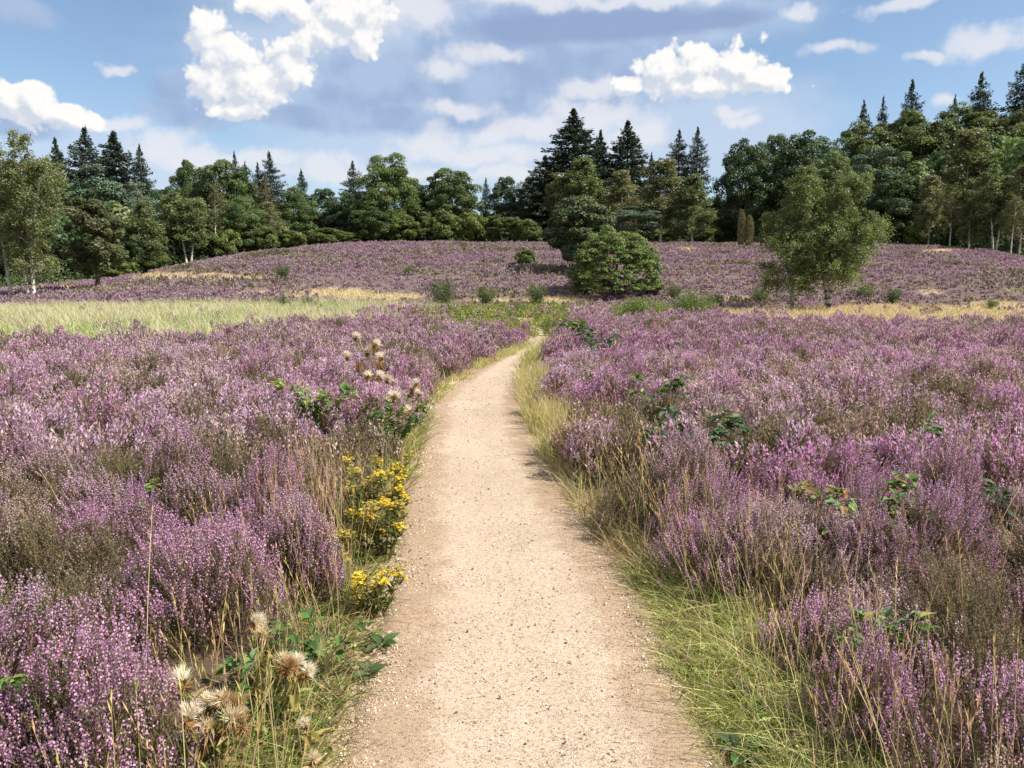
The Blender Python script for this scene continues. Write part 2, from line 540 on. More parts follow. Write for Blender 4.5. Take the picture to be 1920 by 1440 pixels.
def dome(X, Y, cell=0.82):
    """nearest hummock centre: offset to it, distance, and a random number of that hummock"""
    ci, cj = np.floor(X / cell), np.floor(Y / cell)
    bd = np.full(np.shape(X), 9.0); bx = np.zeros_like(bd); by = np.zeros_like(bd); br = np.zeros_like(bd)
    for di in (-1, 0, 1):
        for dj in (-1, 0, 1):
            a, b = ci + di, cj + dj
            cx, cy = (a + 0.15 + 0.7 * _h(a, b, 201)) * cell, (b + 0.15 + 0.7 * _h(a, b, 202)) * cell
            d = np.hypot(X - cx, Y - cy) / (0.75 + 0.5 * _h(a, b, 204))
            k = d < bd
            bd = np.where(k, d, bd); bx = np.where(k, X - cx, bx); by = np.where(k, Y - cy, by); br = np.where(k, _h(a, b, 203), br)
    return bx, by, bd, br


def bush_type(X, Y):
    n = fbm(X / 1.8, Y / 1.8, 60, 3)
    r = dome(X, Y)[3]
    q = n * 0.55 + (0.28 + 0.44 * r) * 0.45 + U(-0.10, 0.10, len(X))
    t = np.full(len(X), 1)
    t[q < 0.475] = 2
    t[q < 0.41] = 3
    t[q < 0.345] = 4
    t[q > 0.58] = 0
    t[q > 0.66] = 5
    nz = (fbm(X * 2.5, Y * 2.5, 66, 2) - 0.5) * 0.8
    t[spots(X, Y, _VIV) + nz > 0.05] = 0
    t[spots(X, Y, _POCK) + nz > 0.05] = 4
    return t


def bush_height(X, Y):
    d, r = dome(X, Y)[2:]
    hd = np.clip(1 - (d / 0.52) ** 2, 0, 1)
    return np.interp(Y, [1.4, 2.2, 3.4], [0.6, 0.78, 1.0]) * (0.13 + (0.24 + 0.18 * r) * hd) + 0.16 * fbm(X / 2.5, Y / 2.5, 70, 2) + 0.10 * (fbm(X / 6, Y / 6, 72, 2) - 0.5) + U(-0.04, 0.05, len(X)) - 0.10 * sstep(0, 0.5, spots(X, Y, _POCK)) + 0.28 * sstep(0, 0.6, spots(X, Y, [(72, 17.0, .7, .5), (462, 17.6, .8, .5), (582, 18.6, .5, .4), (520, 17, .5, .4), (250, 17.2, .6, .5)]))


def keep_heather(X, Y, margin):
    pd = path_dist(X, Y)
    right = X > XR(Y)
    need = np.where(right, np.interp(Y, [2, 3.2, 4.5, 5.2, 7, 12, 18, 26], [0.46, 0.34, 0.14, 0.07, 0.14, 0.30, 0.22, 0.15]), np.interp(Y, [2, 3.2, 4.5, 6.5, 9, 14, 20], [0.22, 0.24, 0.30, 0.22, 0.16, 0.14, 0.12])) + margin * 0.5
    k = pd > need
    w = np.maximum(np.maximum(straw(X, Y), meadow(X, Y)), scrub(X, Y) * 0.9)
    k &= spots(X, Y, [(1312, 5.6, .22, .32), (1625, 3.95, .15, .22), (1900, 4.15, .1, .16), (612, 7.05, .2, .3), (1235, 7.85, .2, .3), (742, 7.0, .26, .34), (255, 4.35, .1, .16), (1640, 2.65, .08, .12), (1120, 14, .3, .4), (1075, 19.3, .3, .6), (1480, 4.55, .08, .14)]) < 0.0
    k &= (spots(X, Y, [(410, 2.2, .30, .42), (560, 2.45, .20, .34), (480, 2.65, .16, .24)]) < 0.0) | (U(0, 1, len(X)) < 0.06)
    return k & (U(0, 1, len(X)) > w * 0.97) & (dome(X, Y)[2] < 0.60)


def spike_frames(X, Y, R, H, n):
    """n shoots per bush, fanning out of a dome: base point, axis, tip"""
    m = len(X)
    nb = max(1, n // 6)
    a, q = U(0, 2 * PI, (m, nb)), np.sqrt(U(0, 1, (m, nb)))
    ox = np.repeat(np.cos(a) * q, 6, 1)[:, :n] + rng.normal(0, 0.09, (m, min(n, nb * 6)))
    oy = np.repeat(np.sin(a) * q, 6, 1)[:, :n] + rng.normal(0, 0.09, (m, min(n, nb * 6)))
    n = ox.shape[1]
    q = np.minimum(np.hypot(ox, oy), 1.15)
    bz = np.repeat(rng.normal(0, 0.035, (m, nb)), 6, 1)[:, :n]
    tipz = H[:, None] * (1.02 - 0.55 * q ** 2) + bz + rng.normal(0, 0.022, (m, n))
    tipz *= np.where(U(0, 1, (m, n)) < 0.22, U(0.55, 0.9, (m, n)), 1)
    tx, ty = X[:, None] + ox * R[:, None], Y[:, None] + oy * R[:, None]
    tz = terrain(tx, ty) + np.maximum(tipz, 0.06)
    dx, dy, dd, _ = dome(X, Y)
    lx, ly = rng.normal(0, 0.16, (2, m, 1))
    jx, jy = np.repeat(rng.normal(0, 0.16, (2, m, nb)), 6, 2)[:, :, :n]
    ax = np.stack([ox * 0.38 + dx[:, None] * 0.8 + lx + jx + rng.normal(0, 0.13, (m, n)), oy * 0.38 + dy[:, None] * 0.8 + ly + jy + rng.normal(0, 0.13, (m, n)), np.ones((m, n))], -1)
    return np.stack([tx, ty, tz], -1), unit(ax), tipz


def flower_col(typ, n, amt=0.28):
    """per shoot colours; part of the shoots of any bush are faded or green"""
    n = n // 6 * 6
    c = PAL[typ][:, None].repeat(n, 1)
    u = np.repeat(U(0, 1, (len(typ), n // 6)), 6, 1) * 0.75 + U(0, 0.25, (len(typ), n))
    c = np.where((u < 0.16)[..., None], PAL[2], c)
    c = np.where((u > 0.90)[..., None], PAL[3], c)
    c = np.where(((u > 0.82) & (u < 0.90))[..., None], PAL[4], c)
    return np.clip(c * (1 + U(-amt, amt, c.shape[:2] + (1,))) * (1 + U(-0.07, 0.07, c.shape)), 0.01, 0.9)


def greens(sh):
    c = np.array([0.15, 0.135, 0.06]) * (1 + U(-0.35, 0.35, sh + (1,))) * (1 + U(-0.15, 0.15, sh + (3,)))
    br = U(0, 1, sh) < 0.35
    return np.where(br[..., None], np.array([0.22, 0.155, 0.105]) * (1 + U(-0.3, 0.3, sh + (1,))), c)


def heather_near(g, X, Y, n):
    H, typ = bush_height(X, Y), bush_type(X, Y)
    R = U(0.22, 0.34, len(X))
    tip, ax, hz = spike_frames(X, Y, R, H, n)
    col = flower_col(typ, n)
    tip, ax, col, hz = tip.reshape(-1, 3), ax.reshape(-1, 3), col.reshape(-1, 3), hz.ravel()
    M = len(tip)
    Lf = U(0.06, 0.14, M)
    # woody stem
    sl = np.minimum(np.maximum(hz, 0.1), U(0.22, 0.42, M))
    blades(g, tip - ax * sl[:, None], ax, sl, np.full(M, 0.0035), np.zeros((M, 3)), greens((M,)) * 0.9, 1, 0.5)
    # florets
    K = 19
    t = np.linspace(0.02, 1, K)[None] + U(-0.04, 0.04, (M, K))
    th = np.arange(K)[None] * 2.4 + U(0, 6.28, (M, 1))
    s1 = unit(np.cross(ax, rand_dir(M))); s2 = np.cross(ax, s1)
    rad = 0.0062 * (1 - 0.6 * t)
    o = s1[:, None] * np.cos(th)[..., None] + s2[:, None] * np.sin(th)[..., None]
    c = tip[:, None] - ax[:, None] * (Lf[:, None] * (1 - t))[..., None] + o * rad[..., None]
    fc = col[:, None] * (1 + U(-0.13, 0.13, (M, K, 1)))
    fc = np.where((U(0, 1, (M, K)) < 0.07)[..., None], greens((M, K)), fc)
    g.quads(kites(c, unit(o + ax[:, None] * 0.35 + rand_dir(M, K) * 0.18), U(0.0065, 0.0105, (M, K)), 0.75), np.clip(fc, 0, 0.9))
    # small scale leaves under the flowers
    K = 7
    t = U(0, 1, (M, K))
    c = tip[:, None] - ax[:, None] * (Lf[:, None] + 0.16 * t)[..., None] + rand_dir(M, K) * 0.010
    g.quads(spears(c, unit(ax[:, None] + rand_dir(M, K) * 0.8), U(0.015, 0.04, (M, K)), np.full((M, K), 0.006)), greens((M, K)))


def heather_mid(g, X, Y, n, scale=1.0):
    H, typ = bush_height(X, Y), bush_type(X, Y)
    R = U(0.24, 0.36, len(X))
    tip, ax, hz = spike_frames(X, Y, R, H, n)
    col = flower_col(typ, n)
    tip, ax, col = tip.reshape(-1, 3), ax.reshape(-1, 3), col.reshape(-1, 3)
    M = len(tip)
    Lf = U(0.06, 0.13, M) * scale
    K = 6
    b = tip[:, None] - ax[:, None] * (Lf[:, None] * (np.arange(K)[None] + U(0, 1, (M, K))) / K)[..., None] + rand_dir(M, K) * 0.009 * scale
    fc = col[:, None] * (1 + U(-0.25, 0.25, (M, K, 1)))
    fc = np.where((U(0, 1, (M, K)) < 0.12)[..., None], greens((M, K)), fc)
    g.quads(spears(b, unit(ax[:, None] + rand_dir(M, K) * 0.7), U(0.022, 0.042, (M, K)) * scale, U(0.010, 0.017, (M, K)) * scale), np.clip(fc, 0, 0.9))
    K = 2
    b = tip[:, None] - ax[:, None] * (Lf[:, None] + U(0.06, 0.2, (M, K)))[..., None]
    g.quads(spears(b, unit(ax[:, None] + rand_dir(M, K) * 0.4), U(0.08, 0.18, (M, K)), np.full((M, K), 0.009) * scale), greens((M, K)))


def heather_far(g, X, Y, n, width, leng, H=None, typ=None, green=1):
    H = bush_height(X, Y) if H is None else H
    typ = bush_type(X, Y) if typ is None else typ
    R = U(0.26, 0.42, len(X)) * (leng / 0.15) ** 0.5
    tip, ax, hz = spike_frames(X, Y, R, H, n)
    col = flower_col(typ, n)
    tip, ax, col = tip.reshape(-1, 3), ax.reshape(-1, 3), col.reshape(-1, 3)
    M = len(tip)
    l = U(0.7, 1.2, M) * leng
    g.quads(spears(tip - ax * l[:, None], unit(ax + rand_dir(M) * 0.3), l, width * U(0.7, 1.3, M)), col)
    k = U(0, 1, M) < green
    m = k.sum()
    g.quads(spears(tip[k] - ax[k] * (l[k] * U(1.3, 1.9, m))[:, None], unit(ax[k] + rand_dir(m) * 0.4), l[k], width * U(0.7, 1.2, m)), greens((m,)))


def by_side(X, Y):
    return X < (XL(Y) + XR(Y)) / 2


X, Y = bush_points(1.45, 5.2, 0.335)
k = keep_heather(X, Y, 0.20); X, Y = X[k], Y[k]
X2, Y2 = bush_points(5.2, 13.5, 0.36)
k = keep_heather(X2, Y2, 0.2); X2, Y2 = X2[k], Y2[k]
X3, Y3 = bush_points(13.5, 26, 0.40)
k = keep_heather(X3, Y3, 0.2); X3, Y3 = X3[k], Y3[k]
X4, Y4 = bush_points(26, 50, 0.5)
k = keep_heather(X4, Y4, 0.2); X4, Y4 = X4[k], Y4[k]
for lab, side in (('purple flowering heather with brown patches where ragwort and thistles grow along the path', True), ('purple flowering heather on the grassy verge side reaching to the dry straw strip', False)):
    g = Geo()
    s = by_side(X, Y) == side; heather_near(g, X[s], Y[s], 300)
    s = by_side(X2, Y2) == side; heather_mid(g, X2[s], Y2[s], 180)
    s = by_side(X3, Y3) == side; heather_far(g, X3[s], Y3[s], 192, 0.018, 0.07)
    s = by_side(X4, Y4) == side; heather_far(g, X4[s], Y4[s], 84, 0.034, 0.10, green=0.7)
    tag(part('heather', g.mesh('heather', M_heather)), lab, 'heather', kind='stuff')

# hillside
X, Y = bush_points(50, 138, 0.72, 0.80, 4)
u = X / Y
D = np.interp(u, _eu, _eD)
k = (Y < D + 1.5) & (U(0, 1, len(X)) > straw(X, Y) * 0.95)
X, Y = X[k], Y[k]
n1 = fbm(X / 5, Y / 3.2, 80, 3)
H = 0.16 + 0.75 * np.clip(n1 - 0.25, 0, 1) + U(-0.06, 0.1, len(X))
q = fbm(X / 7, Y / 5, 84, 3) + U(-0.15, 0.15, len(X))
q = q * 0.7 + 0.3 * fbm(X / 14, Y / 2.2, 88, 3)
typ = np.where(q > 0.62, 0, np.where(q > 0.49, 5, np.where(q > 0.445, 1, np.where(q > 0.405, 2, np.where(q > 0.34, 3, 4)))))
g = Geo(); PAL0 = PAL; PAL = PAL * np.array([0.77, 0.88, 0.80])
heather_far(g, X, Y, 30, 0.085, 0.17, H, typ, 0.6)
PAL = PAL0
tag(part('heather', g.mesh('heather', M_heather)), 'distant purple heather covering the low slope below the forest edge', 'heather', kind='stuff')
# ------------------------------------------------------------------ grasses
G_GREEN = np.array([0.31, 0.38, 0.09]); G_YEL = np.array([0.45, 0.46, 0.17]); G_STRAW = np.array([0.56, 0.44, 0.25]); G_TAN = np.array([0.42, 0.29, 0.16]); G_DARK = np.array([0.075, 0.105, 0.03])


def gmix(n, cols, p):
    cols = np.array(cols)
    return jig(cols[rng.choice(len(cols), n, p=p)], n, 0.25, 0.08)


def grass(g, x, y, lmin, lmax, w, cols, p, lean=0.35, bend=0.5, segs=3, tuft=1, spread=0.03, tilt=(0, 0)):
    if tuft > 1:
        x = np.repeat(x, tuft) + rng.normal(0, spread, len(x) * tuft)
        y = np.repeat(y, tuft) + rng.normal(0, spread, len(y) * tuft)
    n = len(x)
    l = U(lmin, lmax, n)
    d = unit(np.stack([rng.normal(tilt[0], lean, n), rng.normal(tilt[1], lean, n), np.ones(n)], -1))
    bd = np.stack([d[:, 0] + rng.normal(0, 0.2, n), d[:, 1] + rng.normal(0, 0.2, n), -np.abs(rng.normal(0.35, 0.25, n))], -1) * (l * bend)[:, None]
    c = gmix(n, cols, p)
    blades(g, np.stack([x, y, terrain(x, y) - 0.01], -1), d, l, w * U(0.6, 1.3, n), bd, c, segs, 0.12)


def stalks(g, x, y, lmin, lmax, w, cols, p, lean=0.15, seedhead=True):
    """tall thin flowering grass stalks with a narrow seed head"""
    n = len(x)
    l = U(lmin, lmax, n)
    d = unit(np.stack([rng.normal(-0.05, lean, n), rng.normal(0, lean, n), np.ones(n)], -1))
    bd = np.stack([d[:, 0], d[:, 1], -np.abs(d[:, 0]) * 0.5], -1) * (l * 0.35)[:, None]
    c = gmix(n, cols, p)
    base = np.stack([x, y, terrain(x, y)], -1)
    blades(g, base, d, l, np.full(n, w), bd, c, 4, 0.6)
    if seedhead:
        K = 5
        t = np.linspace(0.78, 1.0, K)[None].repeat(n, 0)
        P = base[:, None] + d[:, None] * (l[:, None] * t)[..., None] + bd[:, None] * (t ** 2)[..., None]
        g.quads(spears(P, unit(d[:, None] + rand_dir(n, K) * 0.3), np.full((n, K), 0.035) * U(0.6, 1.3, (n, K)), np.full((n, K), w * 1.7)), (c * np.array([1.05, 0.92, 0.85]))[:, None])


def side_pts(n, y0, y1, d0, d1, right, pw=1.3):
    y = y0 + (y1 - y0) * U(0, 1, n) ** pw
    d = d0 + (d1 - d0) * U(0, 1, n)
    return np.where(right, XR(y) + d, XL(y) - d), y


g = Geo()
GC = [G_GREEN, G_YEL, G_STRAW, G_DARK]
# green verge beside the near path
x, y = side_pts(2100, 1.5, 4.2, -0.02, 0.55, True)
k = U(0, 1, len(x)) < (1.15 - (x - XR(y)) / 0.8) * (0.35 + 1.2 * fbm(x * 4, y * 4, 98, 2))
grass(g, x[k], y[k], 0.04, 0.16, 0.0042, GC, [0.36, 0.36, 0.14, 0.14], 0.75, 0.9, 3, 8, 0.03, (-0.12, 0))
x, y = side_pts(420, 1.5, 4.2, 0.10, 0.5, True)
grass(g, x, y, 0.12, 0.28, 0.0042, GC, [0.3, 0.36, 0.26, 0.08], 0.6, 0.8, 3, 5, 0.05, (-0.08, 0))
x, y = side_pts(260, 2.0, 5.2, 0.15, 0.75, True)
stalks(g, x, y, 0.30, 0.56, 0.0024, [G_STRAW, np.array([0.55, 0.40, 0.30]), G_YEL], [0.55, 0.25, 0.2])
# small straggling tufts and mats running out on to the gravel
x, y = side_pts(260, 1.6, 9, -0.07, 0.06, True)
grass(g, x, y, 0.025, 0.075, 0.004, GC, [0.35, 0.3, 0.2, 0.15], 0.9, 0.8, 2, 7, 0.02)
# brown dry clumps hanging over the edge
x, y = side_pts(150, 3.9, 6.6, 0.0, 0.22, True, 1.0)
grass(g, x, y, 0.10, 0.34, 0.0045, [G_TAN, G_STRAW, G_DARK, G_YEL], [0.3, 0.25, 0.3, 0.15], 0.4, 0.5, 3, 8, 0.035, (-0.18, 0))
x, y = side_pts(150, 4.3, 7.5, 0.15, 0.6, True, 1.0)
stalks(g, x, y, 0.3, 0.6, 0.0035, [G_STRAW, G_TAN, G_YEL], [0.5, 0.3, 0.2], 0.2)
x, y = side_pts(900, 6.8, 13, 0.0, 0.42, True, 1.0)
k = fbm(x * 2.2, y * 1.4, 101, 2) > 0.46
x, y = x[k], y[k]
grass(g, x, y, 0.12, 0.46, 0.007, [G_STRAW, G_TAN, G_YEL, G_GREEN], [0.42, 0.18, 0.30, 0.10], 0.22, 0.5, 3, 9, 0.045)
x, y = side_pts(620, 12.5, 25, -0.02, 0.30, True, 1.0)
k = fbm(x * 2.0, y * 0.9, 102, 2) > 0.47
x, y = x[k], y[k]
grass(g, x, y, 0.12, 0.48, 0.012, [G_STRAW, G_YEL, G_GREEN, G_DARK], [0.36, 0.30, 0.22, 0.12], 0.25, 0.5, 3, 7, 0.06)
# small broad leaves, dead stems and matted thatch low in the verge
def lowleaves(g, n, y0, y1, d0, d1, right, cols, p, s0, s1):
    x, y = side_pts(n, y0, y1, d0, d1, right, 1.4)
    P = np.stack([x, y, terrain(x, y) + U(0.004, 0.05, n)], -1)
    g.quads(kites(P, unit(rand_dir(n) * 0.55 + np.array([0, 0, 1.0])), U(s0, s1, n), 0.65), gmix(n, cols, p))


def thatch(g, n, y0, y1, d0, d1, right):
    x, y = side_pts(n, y0, y1, d0, d1, right, 1.4)
    d = unit(rand_dir(n) * np.array([1, 1, 0.12]) + np.array([0, 0, 0.04]))
    blades(g, np.stack([x, y, terrain(x, y) + U(0.008, 0.04, n)], -1), d, U(0.05, 0.18, n), np.full(n, 0.003), rng.normal(0, 0.015, (n, 3)) * np.array([1, 1, 0.3]), gmix(n, [G_STRAW, G_TAN, np.array([0.25, 0.18, 0.11])], [.4, .35, .25]), 2, 0.5)


lowleaves(g, 2600, 1.5, 5.2, 0.0, 0.5, True, [G_GREEN * 0.7, G_DARK, G_YEL, np.array([0.20, 0.12, 0.07])], [.35, .25, .25, .15], 0.012, 0.034)
thatch(g, 2600, 1.5, 6, -0.05, 0.5, True)
tag(part('grass', g.mesh('grass', M_grass)), 'green and straw coloured verge grass fringing the outer bend of the path', 'grass', kind='stuff')

g = Geo()
x, y = side_pts(1500, 1.6, 5.6, 0.03, 0.40, False, 1.6)
grass(g, x, y, 0.04, 0.20, 0.0042, [G_DARK, G_GREEN, G_TAN, G_YEL], [0.34, 0.28, 0.2, 0.18], 0.5, 0.7, 3, 6, 0.025, (0.15, 0))
x, y = side_pts(300, 1.8, 5.6, 0.05, 0.55, False)
stalks(g, x, y, 0.25, 0.5, 0.0028, [G_STRAW, G_TAN, G_YEL, G_GREEN], [0.3, 0.35, 0.2, 0.15])
x, y = side_pts(150, 3.4, 5.4, 0.25, 0.75, False, 1.0)
stalks(g, x, y, 0.4, 0.6, 0.0032, [G_TAN, G_STRAW, np.array([0.45, 0.27, 0.22])], [0.45, 0.25, 0.3], 0.1)
x, y = side_pts(420, 5.5, 9.5, 0.0, 0.24, False, 1.0)
grass(g, x, y, 0.06, 0.26, 0.006, [G_TAN, G_YEL, G_DARK, G_GREEN], [0.3, 0.25, 0.2, 0.25], 0.4, 0.6, 3, 7, 0.035, (0.15, 0))
x, y = side_pts(520, 9, 21, -0.02, 0.22, False, 1.0)
k = fbm(x * 2, y * 1.2, 99, 2) > 0.42
x, y = x[k], y[k]
grass(g, x, y, 0.06, 0.26, 0.010, [G_YEL, G_STRAW, G_TAN, G_GREEN], [0.38, 0.25, 0.17, 0.2], 0.4, 0.6, 3, 7, 0.06, (0.15, 0))
x, y = side_pts(240, 1.6, 9, -0.06, 0.05, False)
grass(g, x, y, 0.02, 0.06, 0.004, GC, [0.3, 0.3, 0.25, 0.15], 0.9, 0.8, 2, 6, 0.02)
lowleaves(g, 2400, 1.5, 5.2, 0.02, 0.45, False, [G_GREEN * 0.6, G_DARK, G_YEL * 0.8, np.array([0.20, 0.12, 0.07])], [.3, .3, .2, .2], 0.012, 0.036)
thatch(g, 2200, 1.5, 6, -0.04, 0.45, False)
tag(part('grass', g.mesh('grass', M_grass)), 'thin dry grass along the inner bend of the path under the ragwort', 'grass', kind='stuff')

# lone stalks among the heather
g = Geo()
x, y = bush_points(1.7, 12, 0.30)
k = (path_dist(x, y) > 0.3) & (U(0, 1, len(x)) < 0.22 * (0.4 + fbm(x / 1.2, y / 1.2, 91) * 1.6) ** 2)
x, y = x[k], y[k]
stalks(g, x, y, 0.4, 0.68, 0.0032, [G_STRAW, G_TAN, np.array([0.42, 0.25, 0.2])], [0.4, 0.35, 0.25], 0.16)
x, y = bush_points(12, 26, 0.8)
k = (path_dist(x, y) > 0.3) & (U(0, 1, len(x)) < 0.25)
stalks(g, x[k], y[k], 0.45, 0.7, 0.007, [G_STRAW, G_TAN], [0.6, 0.4], 0.16)
tag(part('grass', g.mesh('grass', M_grass)), 'thin straw coloured stalks rising singly out of the heather', 'grass', kind='stuff')

# pale meadow grass
g = Geo()
x, y = bush_points(15.5, 54, 0.24, 0.82)
k = (x < 0) & (U(0, 1, len(x)) < meadow(x, y) * 0.9)
x, y = x[k], y[k]
gn = fbm(x / 3, y / 5, 95)
near = np.clip((30 - y) / 12, 0, 1)
k = gn + near * 0.22 > 0.60
P1 = np.array([0.56, 0.51, 0.33]); P2 = np.array([0.52, 0.43, 0.32])
grass(g, x[k], y[k], 0.25, 0.70, 0.020, [np.array([0.24, 0.32, 0.11]), np.array([0.38, 0.41, 0.17]), P1], [0.42, 0.25, 0.33], 0.3, 0.5, 2, 6, 0.10, (-0.1, 0))
grass(g, x[~k], y[~k], 0.25, 0.80, 0.020, [P1, P2, np.array([0.42, 0.44, 0.20]), np.array([0.26, 0.32, 0.12])], [0.52, 0.24, 0.16, 0.08], 0.25, 0.5, 2, 6, 0.10, (-0.1, 0))
tag(part('grass', g.mesh('grass', M_grass)), 'pale green and straw meadow of long grass beyond the first heather', 'grass', kind='stuff')

# straw strips on the plain and the slope
g = Geo()
x, y = bush_points(22, 60, 0.34, 0.80)
k = U(0, 1, len(x)) < straw(x, y) * 0.95
grass(g, x[k], y[k], 0.15, 0.42, 0.04, [np.array([0.54, 0.445, 0.28]), np.array([0.50, 0.40, 0.26]), np.array([0.43, 0.35, 0.20]), G_YEL * 0.75], [0.5, 0.28, 0.14, 0.08], 0.35, 0.5, 2, 7, 0.15, (-0.1, 0))
x, y = bush_points(60, 136, 0.8, 0.80)
D = np.interp(x / y, _eu, _eD)
k = (U(0, 1, len(x)) < straw(x, y) * 0.9) & (y < D)
grass(g, x[k], y[k], 0.15, 0.4, 0.09, [np.array([0.46, 0.36, 0.21]), np.array([0.42, 0.32, 0.21]), G_YEL * 0.8], [0.5, 0.35, 0.15], 0.35, 0.5, 2, 6, 0.3)
tag(part('grass', g.mesh('grass', M_grass)), 'bright straw coloured dry grass in strips across the plain and the slope', 'grass', kind='stuff')

# scrub of grass and low herbs where the path disappears
g = Geo()
x, y = bush_points(19, 52, 0.30, 0.3)
k = (U(0, 1, len(x)) < scrub(x, y)) & (path_dist(x, y) > 0.05)
x, y = x[k], y[k]
grass(g, x, y, 0.15, 0.5, 0.035, [np.array([0.30, 0.30, 0.07]), G_GREEN, np.array([0.42, 0.36, 0.13]), G_DARK], [0.36, 0.26, 0.24, 0.14], 0.5, 0.6, 2, 9, 0.14)
n = len(x)
hh = 0.15 + 0.55 * fbm(x / 1.4, y / 1.4, 97, 2)
c = np.stack([x, y, terrain(x, y)], -1)[:, None] + rng.normal(0, 0.14, (n, 14, 3)) * np.array([1, 1, 0]) + np.stack([np.zeros((n, 14)), np.zeros((n, 14)), U(0.2, 1, (n, 14)) * hh[:, None]], -1)
pc = np.array([[0.22, 0.25, 0.055], [0.14, 0.18, 0.045], [0.30, 0.28, 0.075], [0.08, 0.11, 0.03]])[rng.choice(4, n, p=[0.3, 0.3, 0.2, 0.2])]
g.quads(kites(c, unit(rand_dir(n, 14) + np.array([0, 0, 0.6])), U(0.05, 0.11, (n, 14)), 0.6), pc[:, None] * (1 + U(-0.25, 0.25, (n, 14, 1))))
tag(part('undergrowth', g.mesh('undergrowth', M_grass)), 'yellow green low growth of herbs and grass where the path vanishes', 'undergrowth', kind='stuff')
# ------------------------------------------------------------------ trees
OAK = (0.098, 0.142, 0.052); DARK = (0.066, 0.104, 0.046); OLIVE = (0.165, 0.195, 0.085); BIRCHC = (0.115, 0.130, 0.036); FIR = (0.046, 0.068, 0.042); SPR = (0.050, 0.074, 0.042); PINEC = (0.100, 0.140, 0.090); BRIGHT = (0.115, 0.150, 0.028); BROWNISH = (0.185, 0.185, 0.095)


def lobes(g, H, R, z0, nl, nleaf, leaf, col, rl=(0.2, 0.36), flat=0.75, shape=0.0, up=0.25, solid=0.85):
    """crown of leaf clumps filling an uneven ellipsoid; shape > 0 widens low down, < 0 widens high up"""
    zc, rz = (H + z0) / 2, (H - z0) / 2
    d = rand_dir(nl)
    rad = U(0.25, 1.0, nl) ** 0.55
    cz = d[:, 2] * rad * 0.9
    wid = R * (1 - shape * cz) * 0.80
    c = np.stack([d[:, 0] * rad * wid, d[:, 1] * rad * wid, zc + cz * rz], -1)
    r = R * U(rl[0], rl[1], nl)
    c[:, 2] = np.minimum(c[:, 2], H - r * flat)
    ld = rand_dir(nl, nleaf)
    ld = unit(ld + unit(c - np.array([0, 0, zc - 0.3 * rz]))[:, None] * 0.55)
    q = U(0.45, 1.0, (nl, nleaf)) ** 0.5 * (1 + rng.normal(0, 0.08, (nl, nleaf)))
    P = c[:, None] + ld * (q * r[:, None])[..., None] * np.array([1, 1, flat])
    nrm = unit(ld * solid + rand_dir(nl, nleaf) * 0.7 + np.array([0, 0, up]))
    zt = np.percentile(P[..., 2], 99.7)
    P[..., 2] = z0 + (P[..., 2] - z0) * (H - z0) / (zt - z0)
    kc = np.asarray(col)[None, None] * (1 + U(-0.22, 0.22, (nl, 1, 1))) * (1 + U(-0.2, 0.2, (nl, nleaf, 1))) * (1 + U(-0.08, 0.08, (nl, 1, 3)))
    g.quads(kites(P, nrm, leaf * U(0.6, 1.35, (nl, nleaf)), 0.75), kc)
    return c, r


def wander(p0, p1, n, amt):
    t = np.linspace(0, 1, n)[:, None]
    w = np.cumsum(rng.normal(0, amt, (n, 3)), 0)
    w -= w[0] + (w[-1] - w[0]) * t
    return p0 * (1 - t) + p1 * t + w


def trunk_to(H, r0, lean, tips, n=9, bark=(0.1, 0.08, 0.06), top=0.9):
    g = Geo()
    p = wander(np.zeros(3), np.array([lean[0], lean[1], H * top]), 12, H * 0.006)
    p[0, 2] = -0.3
    t = np.linspace(0, 1, 12)
    rr = r0 * (1 - 0.92 * t) + r0 * 0.5 * np.exp(-t * 25)
    tube(g, p, rr, n)
    for c in tips:
        h = np.clip(c[2] / H - U(0.12, 0.25), 0.12, 0.85)
        s = np.array([np.interp(h * H, p[:, 2], p[:, k]) for k in range(3)])
        ra = np.interp(h * H, p[:, 2], rr) * 0.45
        q = wander(s, np.asarray(c), 6, np.linalg.norm(c - s) * 0.03)
        q[1:-1, 2] += np.linalg.norm(c - s) * 0.06
        tube(g, q, np.linspace(ra, ra * 0.15, 6), 5)
    return g


def mk_broad(H, W, z0, nl, nleaf, leaf, col, shape=0.1, rl=(0.2, 0.36), bark=None, flat=0.75, up=0.25, limbs=9):
    g = Geo()
    c, r = lobes(g, H, W / 2, z0, nl, nleaf, leaf, col, rl, flat, shape, up)
    t = trunk_to(H, 0.020 * H + 0.05, (U(-.3, .3), U(-.3, .3)), c[np.argsort(-r)[:limbs]], top=0.8)
    return g.mesh('crown', M_leaf), t.mesh('trunk', bark or M_bark, True)


